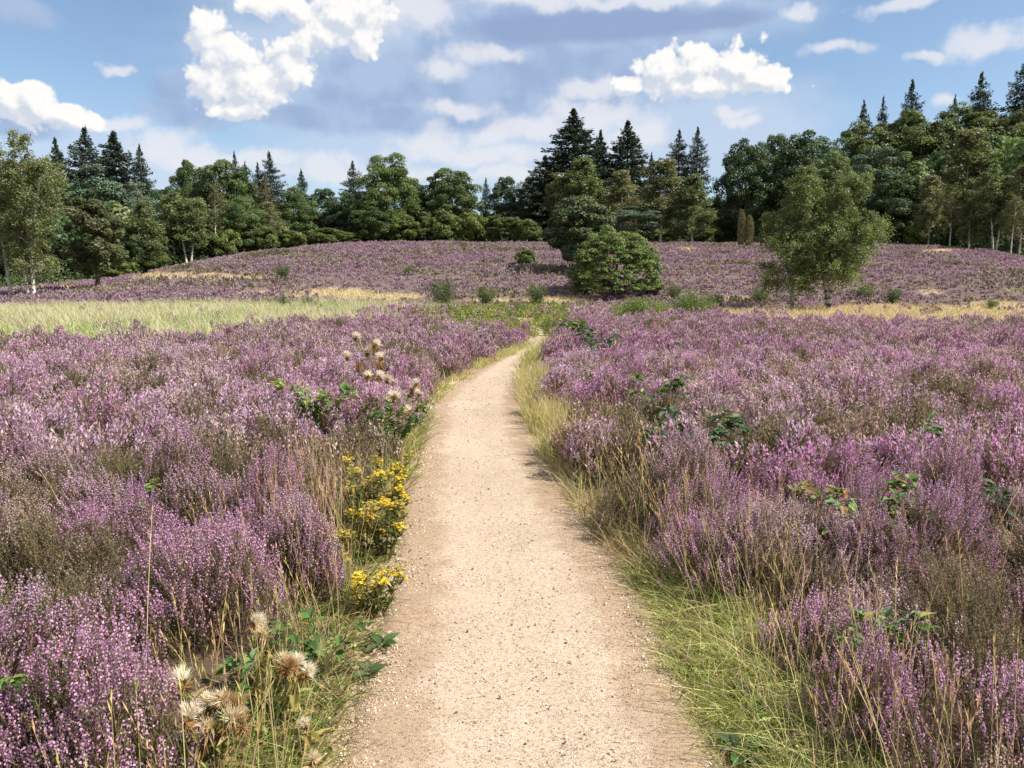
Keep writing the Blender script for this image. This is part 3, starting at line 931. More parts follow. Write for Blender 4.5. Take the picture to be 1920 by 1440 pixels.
def mk_conifer(H, W, z0, col, leaf=0.55, dens=1.0, droop=0.35, ragged=0.25, power=0.85, step=0.42):
    g = Geo()
    t = Geo()
    tube(t, [(0, 0, -0.3), (0, 0, H * 0.5), (0, 0, H * 0.99)], [0.016 * H + 0.06, 0.010 * H, 0.02], 7)
    z = z0
    zz = z
    while zz < H - 0.15:
        f = 1 - (zz - z0) / (H - z0)
        n = int(rng.integers(5, 8) if f > 0.2 else 5)
        a0 = U(0, 6.28)
        for k in range(n):
            if U(0, 1) < 0.07: continue
            z = min(zz + rng.normal(0, step * 0.45), H - 0.1)
            L = max(0.2, W / 2 * f ** power * min(1, 0.45 + 3.2 * f) * (1 + rng.normal(0, ragged)))
            az = a0 + k * 2 * PI / n + rng.normal(0, 0.2)
            dr = np.array([math.cos(az), math.sin(az), 0])
            m = max(5, int(dens * (5 + L * 9)))
            s = U(0.05, 1, m) ** 0.75
            lift = (0.35 - 0.75 * f) + rng.normal(0, 0.1)
            P = np.array([0, 0, z])[None] + dr * (s * L)[:, None]
            P[:, 2] += lift * s * L * 0.6 - droop * L * 0.5 * s * (1 - s) + rng.normal(0, 0.15, m)
            sd = np.array([-dr[1], dr[0], 0])
            P += sd[None] * (rng.normal(0, 0.16, m) * L * (1.1 - s))[:, None]
            ax = unit(dr[None] * 0.9 + sd[None] * rng.normal(0, 0.6, m)[:, None] + np.stack([np.zeros(m), np.zeros(m), -droop * 0.9 + rng.normal(0.1, 0.25, m)], -1))
            lf = leaf * U(0.6, 1.2, m) * (0.55 + 0.45 * f)
            kc = np.asarray(col) * (1 + U(-0.28, 0.28, (m, 1))) * (1 + U(-0.05, 0.05, (m, 3)))
            g.quads(spears(P - ax * lf[:, None] * 0.4, ax, lf, lf * 0.42), kc)
            if L > 1.2:
                tube(t, [np.array([0, 0, z]), P[np.argmax(s)]], [0.035, 0.01], 3)
        zz += step * U(0.8, 1.2) * (0.55 + 0.45 * f)
    ax = np.tile([[0., 0, 1]], (6, 1))
    g.quads(spears(np.array([[0, 0, H - 0.6]]) + rng.normal(0, 0.05, (6, 3)), unit(ax + rand_dir(6) * 0.2), U(0.5, 0.8, 6), np.full(6, 0.12)), np.asarray(col))
    return g.mesh('crown', M_needle), t.mesh('trunk', M_bark, True)


def mk_birch(stems, nb, T, M, leaf, col, Lb, prof, h0=0.18, droop=0.5, twig=(0.5, 1.1), spread=0.10, bark=None, r0=0.11, up=(0.5, 1.1), bias=(0, 0)):
    """stems: list of polylines; branches rise from them, twigs hang from the branches, leaves sit on the twigs"""
    g, t = Geo(), Geo()
    for si, st in enumerate(stems):
        st = np.asarray(st, float)
        H = st[-1, 2]
        tt = np.linspace(0, 1, 16)
        k = np.linspace(0, 1, len(st))
        p = np.stack([np.interp(tt, k, st[:, j]) for j in range(3)], 1)
        kern = np.array([0.25, 0.5, 0.25])
        for _ in range(3):
            p[1:-1] = kern[0] * p[:-2] + kern[1] * p[1:-1] + kern[2] * p[2:]
        rs = r0 * (st[-1, 2] / max(s_[-1][2] for s_ in stems)) ** 0.5
        tube(t, p, rs * (1 - 0.93 * tt) + rs * 0.5 * np.exp(-tt * 30), 8)
        B = max(6, int(nb * H / max(s_[-1][2] for s_ in stems)))
        h = h0 + (0.99 - h0) * (np.arange(B) + U(0, 1, B)) / B
        s = np.stack([np.interp(h, tt, p[:, j]) for j in range(3)], 1)
        az = np.arange(B) * 2.39996 + U(-0.5, 0.5, B)
        el = U(up[0], up[1], B)
        d = unit(np.stack([np.cos(az) * np.cos(el) + bias[0], np.sin(az) * np.cos(el) + bias[1], np.sin(el)], -1))
        L = Lb * np.interp(h, np.linspace(0, 1, len(prof)), prof) * U(0.6, 1.2, B)
        q = np.linspace(0, 1, 6)
        BP = s[:, None] + d[:, None] * (L[:, None] * q)[..., None] + np.array([0, 0, -1]) * (droop * L[:, None] * q ** 2)[..., None]
        for i in range(B):
            ra = max(0.012, min(0.035, rs * 0.35 * L[i] / 2))
            tube(t, BP[i], np.linspace(ra, 0.006, 6), 4)
        # twigs
        f = U(0.22, 1.0, (B, T)) ** 0.8
        TP = s[:, None] + d[:, None] * (L[:, None] * f)[..., None] + np.array([0, 0, -1]) * (droop * L[:, None] * f ** 2)[..., None]
        td = unit(rand_dir(B, T) * 0.8 + d[:, None] * 0.5 + np.array([0, 0, -0.75]))
        tl = U(twig[0], twig[1], (B, T)) * np.clip(L[:, None] / Lb * 1.5, 0.45, 1)
        a = U(0, 1, (B, T, M))
        LP = TP[:, :, None] + td[:, :, None] * (tl[..., None] * a)[..., None] + np.array([0, 0, -0.25]) * (tl[..., None] * a ** 2)[..., None] + rng.normal(0, spread, (B, T, M, 3))
        nr = unit(rand_dir(B, T, M) + d[:, None, None] * 0.5 + np.array([0, 0, 0.35]))
        kc = np.asarray(col) * (1 + U(-0.15, 0.15, (B, 1, 1, 1))) * (1 + U(-0.28, 0.28, (B, T, M, 1))) * (1 + U(-0.1, 0.1, (B, T, 1, 3)))
        g.quads(kites(LP, nr, leaf * U(0.6, 1.3, (B, T, M)), 0.75), kc)
    return g.mesh('crown', M_leaf), t.mesh('trunk', bark or M_birch, True)


def mk_pine(H, W, z0, nl, nleaf, leaf, col):
    g = Geo()
    c, r = lobes(g, H, W / 2, z0, nl, nleaf, leaf, col, (0.22, 0.36), 0.5, 0.1, 0.6, 0.6)
    t = trunk_to(H, 0.016 * H + 0.05, (U(-.4, .4), 0), c[::2], top=0.88)
    return g.mesh('crown', M_needle), t.mesh('trunk', M_pinebark, True)


def mk_shrub(H, W, ns, nl, leaf, col, mat=None, lean=0.5):
    """multi stemmed young tree or shrub"""
    g, t = Geo(), Geo()
    a, rr = U(0, 6.28, ns), np.sqrt(U(0, 1, ns))
    tip = np.stack([np.cos(a) * rr * W / 2, np.sin(a) * rr * W / 2, H * (1.02 - 0.35 * rr ** 2) * U(0.75, 1, ns)], -1)
    b = np.stack([np.cos(a) * rr * W * 0.10, np.sin(a) * rr * W * 0.10, np.full(ns, -0.05)], -1)
    for i in range(ns):
        q = wander(b[i], tip[i], 5, H * 0.02)
        tube(t, q, np.linspace(0.006 * H + 0.004, 0.004, 5), 4)
    f = U(0.18, 1.0, (ns, nl))
    P = b[:, None] * (1 - f[..., None]) + tip[:, None] * f[..., None] + rand_dir(ns, nl) * (W * 0.16 * (1.15 - f * 0.5))[..., None]
    P[..., 2] = np.maximum(P[..., 2], 0.04)
    nr = unit(rand_dir(ns, nl) + np.array([0, 0, 0.4]))
    kc = np.asarray(col) * (1 + U(-0.2, 0.2, (ns, 1, 1))) * (1 + U(-0.25, 0.25, (ns, nl, 1))) * (1 + U(-0.08, 0.08, (ns, nl, 3)))
    g.quads(kites(P, nr, leaf * U(0.6, 1.3, (ns, nl)), 0.6), kc)
    return g.mesh('foliage', mat or M_leaf), t.mesh('stem', M_bark, True)


def plant_tree(name, label, meshes, base, hs, ws, rz=None, group=None, cat='tree', names=('crown', 'trunk')):
    o = thing(name, label, cat, base, U(0, 6.28) if rz is None else rz, group, (ws, ws, hs))
    part(names[0], meshes[0], o)
    part(names[1], meshes[1], o)
    return o


def X_of(px, Y):
    return (px - 960) / F / 1.008 * Y


def top_z(px, py, Y):
    return at(px, py, Y)[2]


# kinds: a few meshes each, shared by the copies
KIND = {
    'fir': (20.0, 7.0, [mk_conifer(20, 11.5, 1.5, FIR, 0.60, 2.6, 0.20, 0.22, 0.80), mk_conifer(20, 11.5, 2, FIR, 0.60, 2.5, 0.25, 0.28, 0.76), mk_conifer(20, 11, 1.5, (0.044, 0.062, 0.040), 0.60, 2.5, 0.3, 0.26, 0.80)]),
    'spruce': (20.0, 7.4, [mk_conifer(20, 9.5, 1.0, SPR, 0.50, 2.4, 0.35, 0.25, 0.72), mk_conifer(20, 9.5, 2.0, SPR, 0.50, 2.2, 0.25, 0.33, 0.66), mk_conifer(20, 9.8, 1.0, (0.045, 0.064, 0.040), 0.50, 2.2, 0.4, 0.3, 0.70)]),
    'larch': (18.0, 6.0, [mk_conifer(18, 6.0, 1.0, (0.125, 0.115, 0.05), 0.40, 1.3, 0.4, 0.35, 0.7)]),
    'oak': (15.0, 11.0, [mk_broad(15, 11, 1.0, 120, 300, 0.27, OAK, 0.1, (0.12, 0.30)), mk_broad(15, 11, 0.6, 150, 250, 0.27, OAK, 0.2, (0.10, 0.27)), mk_broad(15, 11, 0.8, 135, 270, 0.27, (0.108, 0.146, 0.054), 0.0, (0.11, 0.26))]),
    'dark': (15.0, 11.0, [mk_broad(15, 11, 0.5, 120, 290, 0.27, DARK, 0.15, (0.12, 0.29)), mk_broad(15, 11, 0.5, 140, 260, 0.27, (0.070, 0.110, 0.046), 0.2, (0.10, 0.27))]),
    'round': (19.0, 14.0, [mk_broad(19, 14, 1.0, 170, 330, 0.28, (0.105, 0.150, 0.046), 0.22, (0.11, 0.25), None, 0.7)]),
    'beech': (22.0, 17.0, [mk_broad(22, 17, 3.0, 190, 300, 0.32, (0.112, 0.136, 0.046), -0.1, (0.09, 0.23), None, 0.55, 0.5), mk_broad(22, 17, 3.0, 200, 280, 0.32, (0.100, 0.126, 0.044), -0.05, (0.08, 0.22), None, 0.5, 0.5)]),
    'pine': (15.0, 10.0, [mk_pine(15, 10, 4.0, 30, 420, 0.28, PINEC), mk_pine(15, 10, 2.0, 38, 360, 0.28, PINEC)]),
    'birch': (13.0, 6.5, [
        mk_birch([[(0, 0, -.3), (.2, .1, 5), (-.1, .2, 9), (.2, 0, 13)]], 46, 15, 22, 0.24, OLIVE, 3.4, [1.0, 1.0, 0.85, 0.6, 0.22], 0.13, 0.40, (0.6, 1.4), 0.18, r0=0.14),
        mk_birch([[(0, 0, -.3), (-.5, .1, 5), (-1.2, .2, 9), (-1.5, 0, 13)], [(.3, 0, -.3), (.8, .2, 5), (1.2, 0, 9), (1.5, 0, 12)]], 32, 14, 20, 0.24, OLIVE, 2.8, [0.7, 0.9, 1.0, 0.8, 0.4], 0.26, 0.28, (0.5, 1.2), 0.17, r0=0.15),
        mk_birch([[(0, 0, -.3), (.1, .1, 5), (.3, .2, 9), (.1, 0, 13)]], 40, 14, 20, 0.24, BROWNISH, 3.2, [0.8, 1.0, 1.0, 0.7, 0.3], 0.16, 0.38, (0.6, 1.3), 0.18, r0=0.13),
        mk_birch([[(0, 0, -.3), (.1, -.1, 5), (.1, .2, 9), (.3, 0, 13)]], 26, 11, 14, 0.22, (0.125, 0.125, 0.05), 3.0, [0.7, 0.9, 1.0, 0.9, 0.45], 0.32, 0.15, (0.4, 1.0), 0.15, r0=0.15, up=(0.6, 1.2))]),
    'bush': (4.0, 5.0, [mk_broad(4, 5, 0.0, 55, 190, 0.20, (0.13, 0.165, 0.042), 0.15, (0.16, 0.30)), mk_broad(4, 5, 0.0, 50, 190, 0.20, (0.11, 0.142, 0.042), 0.2, (0.16, 0.32))]),
}
_use = {}
# kind, pixel column, top row, width in pixels, distance, object name, label
TREES = [
    # dark firs high on the sky at the meadow side
    ('fir', 123, 258, 66, 134, 'fir_tree', 'small dark fir just behind the tall meadow birch, lower than its neighbours'),
    ('fir', 178, 239, 92, 132, 'fir_tree', 'dark pointed fir, first of the tall close pair beyond the olive tree'),
    ('fir', 230, 246, 120, 130, 'fir_tree', 'broadest dark fir of the tall close pair beyond the blue green pine'),
    ('spruce', 276, 270, 66, 133, 'spruce_tree', 'slim dark spruce at the outer side of the two tall firs'),
    ('oak', 90, 325, 130, 118, 'oak_tree', 'rounded green oak filling the gap between meadow birches and firs'),
    ('pine', 208, 312, 150, 112, 'pine_tree', 'blue green pine with clouded crown in front of the two tall firs'),
    ('pine', 268, 342, 90, 110, 'pine_tree', 'smaller blue green pine beside the larger one below the slim spruce'),
    ('dark', 320, 352, 110, 122, 'broadleaf_tree', 'dark low crown in the skyline dip beyond the twin stemmed birch'),
    ('spruce', 357, 300, 52, 138, 'spruce_tree', 'spruce tip poking from the round wood above the twin stemmed birch'),
    ('oak', 372, 305, 110, 128, 'oak_tree', 'rounded oak crown on the skyline above the twin stemmed birch'),
    ('oak', 435, 302, 130, 127, 'oak_tree', 'wide bright green oak crown on the skyline above the white forked birch'),
    ('spruce', 450, 283, 40, 138, 'spruce_tree', 'thin spruce tip just clearing the wide bright green oak crown'),
    ('spruce', 469, 303, 42, 136, 'spruce_tree', 'short spruce between the bright oak crown and the tall dark spruce'),
    ('spruce', 492, 305, 46, 134, 'spruce_tree', 'spruce touching the tall dark spruce on its meadow side'),
    ('spruce', 514, 284, 70, 134, 'spruce_tree', 'tall dark spruce above the brownish larch'),
    ('larch', 505, 325, 66, 120, 'larch_tree', 'brownish green larch below the tall dark spruce'),
    ('spruce', 572, 317, 46, 150, 'spruce_tree', 'lone scraggy conifer tip standing apart in the low skyline'),
    ('oak', 560, 352, 90, 128, 'oak_tree', 'grey green broadleaf below the lone scraggy conifer tip'),
    ('dark', 612, 356, 90, 142, 'broadleaf_tree', 'dark shaded broadleaf between the lone conifer and the domed tree'),
    ('dark', 655, 362, 80, 140, 'broadleaf_tree', 'dark broadleaf tucked against the shaded side of the domed tree'),
    ('spruce', 667, 302, 56, 148, 'spruce_tree', 'dark spruce standing close beside the big domed broadleaf'),
    ('round', 730, 291, 138, 134, 'broadleaf_tree', 'big domed bright topped broadleaf alone on the skyline over the slope'),
    ('oak', 782, 338, 60, 138, 'oak_tree', 'narrow shoulder tree leaning on the big domed broadleaf'),
    ('oak', 848, 318, 140, 138, 'oak_tree', 'wide green oak between the domed tree and the shadowed hollow'),
    ('spruce', 912, 333, 32, 152, 'spruce_tree', 'small spruce tip between the wide oak and the dark hollow trees'),
    ('dark', 948, 334, 76, 148, 'broadleaf_tree', 'very dark rounded tree in the shadowed hollow beside the fir group'),
    ('oak', 993, 334, 66, 146, 'oak_tree', 'green topped tree at the foot of the central firs'),
    # central fir group
    ('fir', 1072, 204, 132, 142, 'fir_tree', 'tallest broad dark fir of the central group'),
    ('fir', 1022, 296, 90, 140, 'fir_tree', 'lower dark fir at the foot of the tallest central fir'),
    ('fir', 1122, 244, 70, 144, 'fir_tree', 'narrow dark fir squeezed between the two highest central firs'),
    ('fir', 1172, 226, 100, 142, 'fir_tree', 'second tallest dark fir of the central group'),
    ('spruce', 1216, 286, 40, 146, 'spruce_tree', 'short spruce tip between the central firs and the spruce pair'),
    ('spruce', 1266, 244, 74, 146, 'spruce_tree', 'pale green spruce, looser one of the pair beside the central firs'),
    ('spruce', 1300, 238, 66, 144, 'spruce_tree', 'dense pointed spruce, darker one of the pair beside the central firs'),
    ('birch', 1040, 335, 90, 126, 'birch_tree', 'grey twiggy birch below the lower dark fir'),
    ('birch', 1090, 296, 130, 124, 'birch_tree', 'broad olive birch in front of the tallest central fir'),
    ('birch', 1160, 322, 90, 122, 'birch_tree', 'olive birch under the second tallest central fir'),
    ('pine', 1185, 385, 120, 112, 'pine_tree', 'grey green pine peering over the bright rounded bush'),
    ('birch', 1236, 302, 130, 116, 'birch_tree', 'wide brownish olive birch below the spruce pair'),
    ('birch', 1294, 328, 96, 114, 'birch_tree', 'light green birch at the near foot of the dense spruce'),
    # oak wood
    ('oak', 1345, 372, 70, 128, 'oak_tree', 'small light oak between the spruce pair and the oak wood'),
    ('dark', 1392, 264, 120, 124, 'oak_tree', 'dark oak at the outer corner of the oak wood above the two junipers'),
    ('dark', 1443, 256, 90, 130, 'oak_tree', 'dark oak behind the corner oak with a raised tip'),
    ('dark', 1505, 250, 150, 122, 'oak_tree', 'broad dark green oak directly above the lone birch'),
    ('oak', 1545, 288, 110, 112, 'oak_tree', 'brownish green crown half hidden behind the lone birch top'),
    ('beech', 1600, 232, 140, 134, 'beech_tree', 'rounded beech where the high wood begins to climb under the first small spruces'),
    ('beech', 1690, 212, 190, 136, 'beech_tree', 'broad flat topped beech under the middle pointed spruce'),
    ('beech', 1790, 200, 190, 138, 'beech_tree', 'highest broad beech canopy beneath the pair of tall spruces'),
    ('beech', 1900, 206, 190, 134, 'beech_tree', 'broad beech canopy at the frame edge under the largest spruce'),
    ('pine', 1622, 278, 130, 114, 'pine_tree', 'light blue green pine with bare trunk before the dark wood'),
    ('spruce', 1601, 188, 60, 150, 'spruce_tree', 'first small spruce where the high wood canopy begins'),
    ('spruce', 1636, 181, 44, 152, 'spruce_tree', 'thin pale spruce between the first small one and the middle pointed one'),
    ('spruce', 1687, 149, 76, 150, 'spruce_tree', 'middle pointed spruce standing alone above the flat topped beech'),
    ('spruce', 1766, 178, 44, 154, 'spruce_tree', 'lowest small spruce tip beside the pair of tall spruces'),
    ('spruce', 1812, 136, 84, 152, 'spruce_tree', 'tall spruce with a forked look above the highest beech canopy'),
    ('spruce', 1893, 103, 120, 150, 'spruce_tree', 'largest spruce rising highest of all over the wood'),
    ('dark', 1672, 328, 120, 110, 'broadleaf_tree', 'dark bushy broadleaf beside the lone birch in front of the wood'),
    ('birch', 1795, 245, 150, 108, 'birch_tree', 'tallest brownish birch in front of the beeches'),
    ('birch', 1735, 330, 76, 104, 'birch_tree', 'slender olive birch between the dark bushy broadleaf and the tallest brownish birch'),
    ('birch', 1775, 352, 66, 100, 'birch_tree', 'thin stemmed young birch just before the tallest brownish birch'),
    ('birch', 1812, 338, 76, 98, 'birch_tree', 'pale stemmed birch near the sandy lip of the slope'),
    ('birch', 1858, 322, 84, 95, 'birch_tree', 'light green birch with two pale stems near the frame edge'),
    ('birch', 1905, 312, 90, 92, 'birch_tree', 'outermost tall light green birch of the edge row'),
    ('birch', 1890, 372, 60, 88, 'birch_tree', 'shortest young birch in the edge row at the slope foot'),
    # edge of the wood beside the meadow
    ('birch', 276, 378, 92, 100, 'birch_tree', 'light birch with one white stem next to the dark olive tree'),
    ('birch', 354, 366, 100, 104, 'birch_tree', 'twin stemmed white birch forming a narrow V'),
    ('birch', 408, 356, 66, 107, 'birch_tree', 'white forked birch with sparse upswept crown'),
    ('oak', 458, 372, 100, 112, 'broadleaf_tree', 'bright green low broadleaf next to the white forked birch'),
    ('birch', 506, 380, 66, 116, 'birch_tree', 'thin brownish birch below the larch'),
    ('dark', 245, 430, 100, 100, 'broadleaf_tree', 'dark low tree behind the foot of the olive tree'),
    ('dark', 318, 430, 90, 108, 'broadleaf_tree', 'dark low tree between the single stem and twin stemmed birches'),
    ('oak', 700, 375, 100, 130, 'oak_tree', 'green skirt tree at the foot of the domed broadleaf'),
    ('birch', 800, 398, 60, 132, 'birch_tree', 'small pale birch at the crest below the wide green oak'),
    ('birch', 945, 405, 70, 133, 'birch_tree', 'little birch with white V stems on the crest edge'),
]
FORK = {354: 1, 408: 3, 1795: 2, 1040: 3, 945: 1, 1858: 1, 506: 2, 1236: 2, 1090: 0, 1294: 0, 276: 0}
for kind, px, ty, wpx, D, name, label in TREES:
    H0, W0, ms = KIND[kind]
    n = _use[kind] = _use.get(kind, -1) + 1
    x = X_of(px, D)
    b = np.array([x, D, float(terrain(x, D)) - 0.15])
    h = top_z(px, ty, D) - b[2]
    w = wpx / F * D
    rz = None
    i = n % len(ms)
    if px in FORK: i, rz = FORK[px], 0.0
    plant_tree(name, label, ms[i], b, h / H0, w / W0, rz)

# bushes along the forest edge
EDGE = [(548, 432, 70, 118, 'light green bush at the top of the slope below the lone conifer'), (610, 428, 110, 124, 'widest light green bush of the edge row, low and long'),
        (655, 436, 60, 127, 'dark small bush at the end of the long low one'), (690, 435, 50, 129, 'little green bush on the crest left of the domed broadleaf skirt'.replace(' left of', ' beside')),
        (760, 405, 80, 131, 'grey green bush under the domed broadleaf'), (838, 402, 80, 132, 'yellow green bush below the wide oak on the crest'),
        (885, 398, 80, 133, 'green bush beside the yellow green one on the crest'), (985, 412, 70, 132, 'dense bush at the foot of the central firs'),
        (1245, 430, 60, 126, 'small bush behind the bright rounded bush'), (1320, 420, 80, 124, 'low shady bush at the gap before the oak wood'),
        (425, 432, 70, 108, 'dark green bush under the white forked birch'), (500, 425, 70, 112, 'olive bush below the brownish larch'),
        (215, 485, 90, 96, 'grey green bush at the foot of the dark olive tree'), (295, 470, 70, 100, 'dark bush behind the one stem birch'),
        (1720, 415, 70, 106, 'dark bush beside the bushy broadleaf on the crest'), (985, 468, 52, 80, 'small round bush alone on the purple slope near the spreading pine')]
for n, (px, ty, wpx, D, label) in enumerate(EDGE):
    H0, W0, ms = KIND['bush']
    x = X_of(px, D)
    if px == 985 and ty == 468:
        gp = ground_at(px, 497); x, D = gp[0], gp[1]
    b = np.array([x, D, float(terrain(x, D)) - 0.1])
    plant_tree('bush', label, ms[n % 2], b, (top_z(px, ty, D) - b[2]) / H0, wpx / F * D / W0, None, None, 'bush', ('foliage', 'stem'))

# ---- single trees with their own shape
gp = ground_at(1553, 584)
x0, D0 = gp[0], gp[1]
hL = top_z(1550, 318, D0) - gp[2]
sx = D0 / F
st = lambda pts: [((px - 1553) * sx, yy, hL * z) for px, yy, z in pts]
ms = mk_birch([st([(1555, 0, -.02), (1552, 0, .12), (1545, .2, .35), (1553, .1, .6), (1580, 0, .82), (1592, 0, .97)]),
               st([(1553, 0, .05), (1545, .2, .25), (1525, .3, .5), (1505, .2, .75), (1498, .1, .99)]),
               st([(1553, 0, .08), (1562, -.4, .3), (1590, -.6, .5), (1618, -.5, .66)]),
               st([(1488, .4, -.02), (1492, .5, .12), (1480, .5, .3), (1458, .4, .5), (1450, .3, .72)])],
              56, 17, 26, 0.10, (0.165, 0.205, 0.078), 1.8, [0.9, 1.2, 1.1, 0.85, 0.45], 0.24, 0.42, (0.35, 1.0), 0.085, r0=0.14, up=(0.3, 1.0), bark=M_birchdark)
plant_tree('birch_tree', 'lone olive green birch with dark leaning trunk on the straw strip before the slope', ms, gp, 1, 1, 0.0)

gp = ground_at(58, 556)
x0, D0 = gp[0], gp[1]
hL = top_z(60, 250, D0) - gp[2]; sx = D0 / F
st = lambda pts: [((px - 58) * sx, yy, hL * z) for px, yy, z in pts]
PB = [0.7, 1.0, 1.0, 0.75, 0.35]
ms = mk_birch([st([(64, 0, -.02), (64, 0, .3), (60, .2, .6), (58, 0, .99)]), st([(48, .5, -.02), (40, .5, .2), (34, .6, .5), (30, .5, .8)]), st([(60, .2, .25), (82, -.4, .5), (100, -.6, .72), (106, -.5, .8)])],
              50, 13, 20, 0.15, (0.180, 0.205, 0.085), 3.0, PB, 0.16, 0.35, (0.5, 1.2), 0.12, r0=0.15)
plant_tree('birch_tree', 'tall birch with slim white stems at the far edge of the pale meadow', ms, gp, 1, 1, 0.0)
gp2 = gp + np.array([-2.6, 1.5, 0]); gp2[2] = terrain(gp2[0], gp2[1])
ms = mk_birch([st([(58, 0, -.02), (50, 0, .3), (42, .2, .6), (44, 0, .96)]), st([(58, .2, .2), (70, .5, .5), (75, .6, .8)])],
              46, 12, 20, 0.15, (0.180, 0.190, 0.085), 2.8, PB, 0.2, 0.3, (0.5, 1.2), 0.12, r0=0.14)
plant_tree('birch_tree', 'sparser brownish topped birch at the frame edge beside the tall meadow birch', ms, gp2, 1, 1, 0.0)

gp = ground_at(184, 541)
D0 = gp[1]; hL = top_z(190, 358, D0) - gp[2]; sx = D0 / F
g = Geo()
c, r = lobes(g, hL, 58 * sx, hL * 0.10, 85, 330, 0.24, (0.112, 0.125, 0.055), (0.12, 0.30), 0.7, 0.15)
t = trunk_to(hL, 0.2, (0.2, 0), c[:12], top=0.85)
plant_tree('broadleaf_tree', 'dark olive bushy tree on a short trunk at the sandy foot of the slope', (g.mesh('crown', M_leaf), t.mesh('trunk', M_bark, True)), gp, 1, 1, 0.0)

# bright rounded bush and the dark pine behind it
gp = ground_at(1152, 551)
D0 = gp[1]; hL = top_z(1160, 424, D0) - gp[2]; sx = D0 / F
g = Geo()
nl = 420
zz, aa = U(-0.12, 1, nl), U(0, 6.28, nl)
hz = np.sqrt(np.clip(1 - zz ** 2, 0, 1)) ** 0.8
q = U(0.55, 1.0, nl) ** 0.4 * (1 + rng.normal(0, 0.05, nl))
Rb = 76 * sx
c = np.stack([np.cos(aa) * hz * q * Rb * (1 + 0.12 * (np.cos(aa) > 0)), np.sin(aa) * hz * q * Rb, np.maximum(0.07 * hL, hL * (0.10 + 0.82 * zz * q))], -1)
r = Rb * U(0.10, 0.19, nl)
ld = rand_dir(nl, 130); ld[..., 2] = np.abs(ld[..., 2]) * 0.9 - 0.15
P = c[:, None] + ld * (r[:, None] * U(0.4, 1.05, (nl, 130)) ** 0.6)[..., None] * np.array([1.1, 1.1, 0.72])
nr = unit(ld * 0.8 + rand_dir(nl, 130) * 0.6 + np.array([0, 0, 0.6]))
g.quads(kites(P, nr, 0.14 * U(0.6, 1.3, (nl, 130)), 0.6), np.array([0.13, 0.178, 0.044]) * (1 + U(-0.2, 0.2, (nl, 1, 1))) * (1 + U(-0.2, 0.2, (nl, 130, 1))) * (1 + U(-0.08, 0.08, (nl, 1, 3))))
t = trunk_to(hL, 0.16, (0.2, 0), c[:8], top=0.8)
plant_tree('bush', 'bright green rounded tree sized bush with layered tufts at the foot of the slope', (g.mesh('foliage', M_needle), t.mesh('stem', M_bark, True)), gp, 1, 1, 0.0, None, 'bush', ('foliage', 'stem'))
gp = ground_at(1088, 508)
D0 = gp[1]; hL = top_z(1085, 372, D0) - gp[2]; sx = D0 / F
g = Geo()
c, r = lobes(g, hL, 74 * sx, hL * 0.03, 100, 260, 0.22, (0.088, 0.115, 0.048), (0.16, 0.28), 0.5, 0.2, 0.5, 0.6)
t = trunk_to(hL, 0.2, (-0.3, 0), c[:10], top=0.85)
plant_tree('pine_tree', 'dark spreading pine on the purple slope just behind the bright rounded bush', (g.mesh('crown', M_needle), t.mesh('trunk', M_pinebark, True)), gp, 1, 1, 0.0)

# two columnar junipers
for px, ty, lab in ((1388, 396, 'taller of two narrow columnar junipers before the oak wood'), (1403, 407, 'shorter of two narrow columnar junipers before the oak wood')):
    gp = ground_at(px, 465)
    D0 = gp[1]; hL = top_z(px, ty, D0) - gp[2]
    n = 2600
    g = Geo(); z = U(0.02, 1, n); a = U(0, 6.28, n)
    rr = 0.36 * np.minimum(1, (1 - z) * 3.2) ** 0.6 * np.minimum(1, 0.55 + z * 1.2) * (1 + rng.normal(0, 0.15, n))
    P = np.stack([np.cos(a) * rr + 0.12 * np.sin(z * 3), np.sin(a) * rr, z * hL], -1)
    ax = unit(np.stack([np.cos(a) * 0.35, np.sin(a) * 0.35, np.ones(n)], -1) + rand_dir(n) * 0.25)
    g.quads(spears(P, ax, U(0.2, 0.4, n), np.full(n, 0.10)), jig((0.22, 0.20, 0.10), n, 0.3, 0.1))
    t = Geo(); tube(t, [(0, 0, -.2), (0.05, 0, hL * .5), (0.1, 0, hL * .9)], [.12, .08, .02], 6)
    plant_tree('juniper', lab, (g.mesh('foliage', M_needle), t.mesh('trunk', M_bark, True)), gp, 1, 1, 0.0, None, 'juniper', ('foliage', 'trunk'))

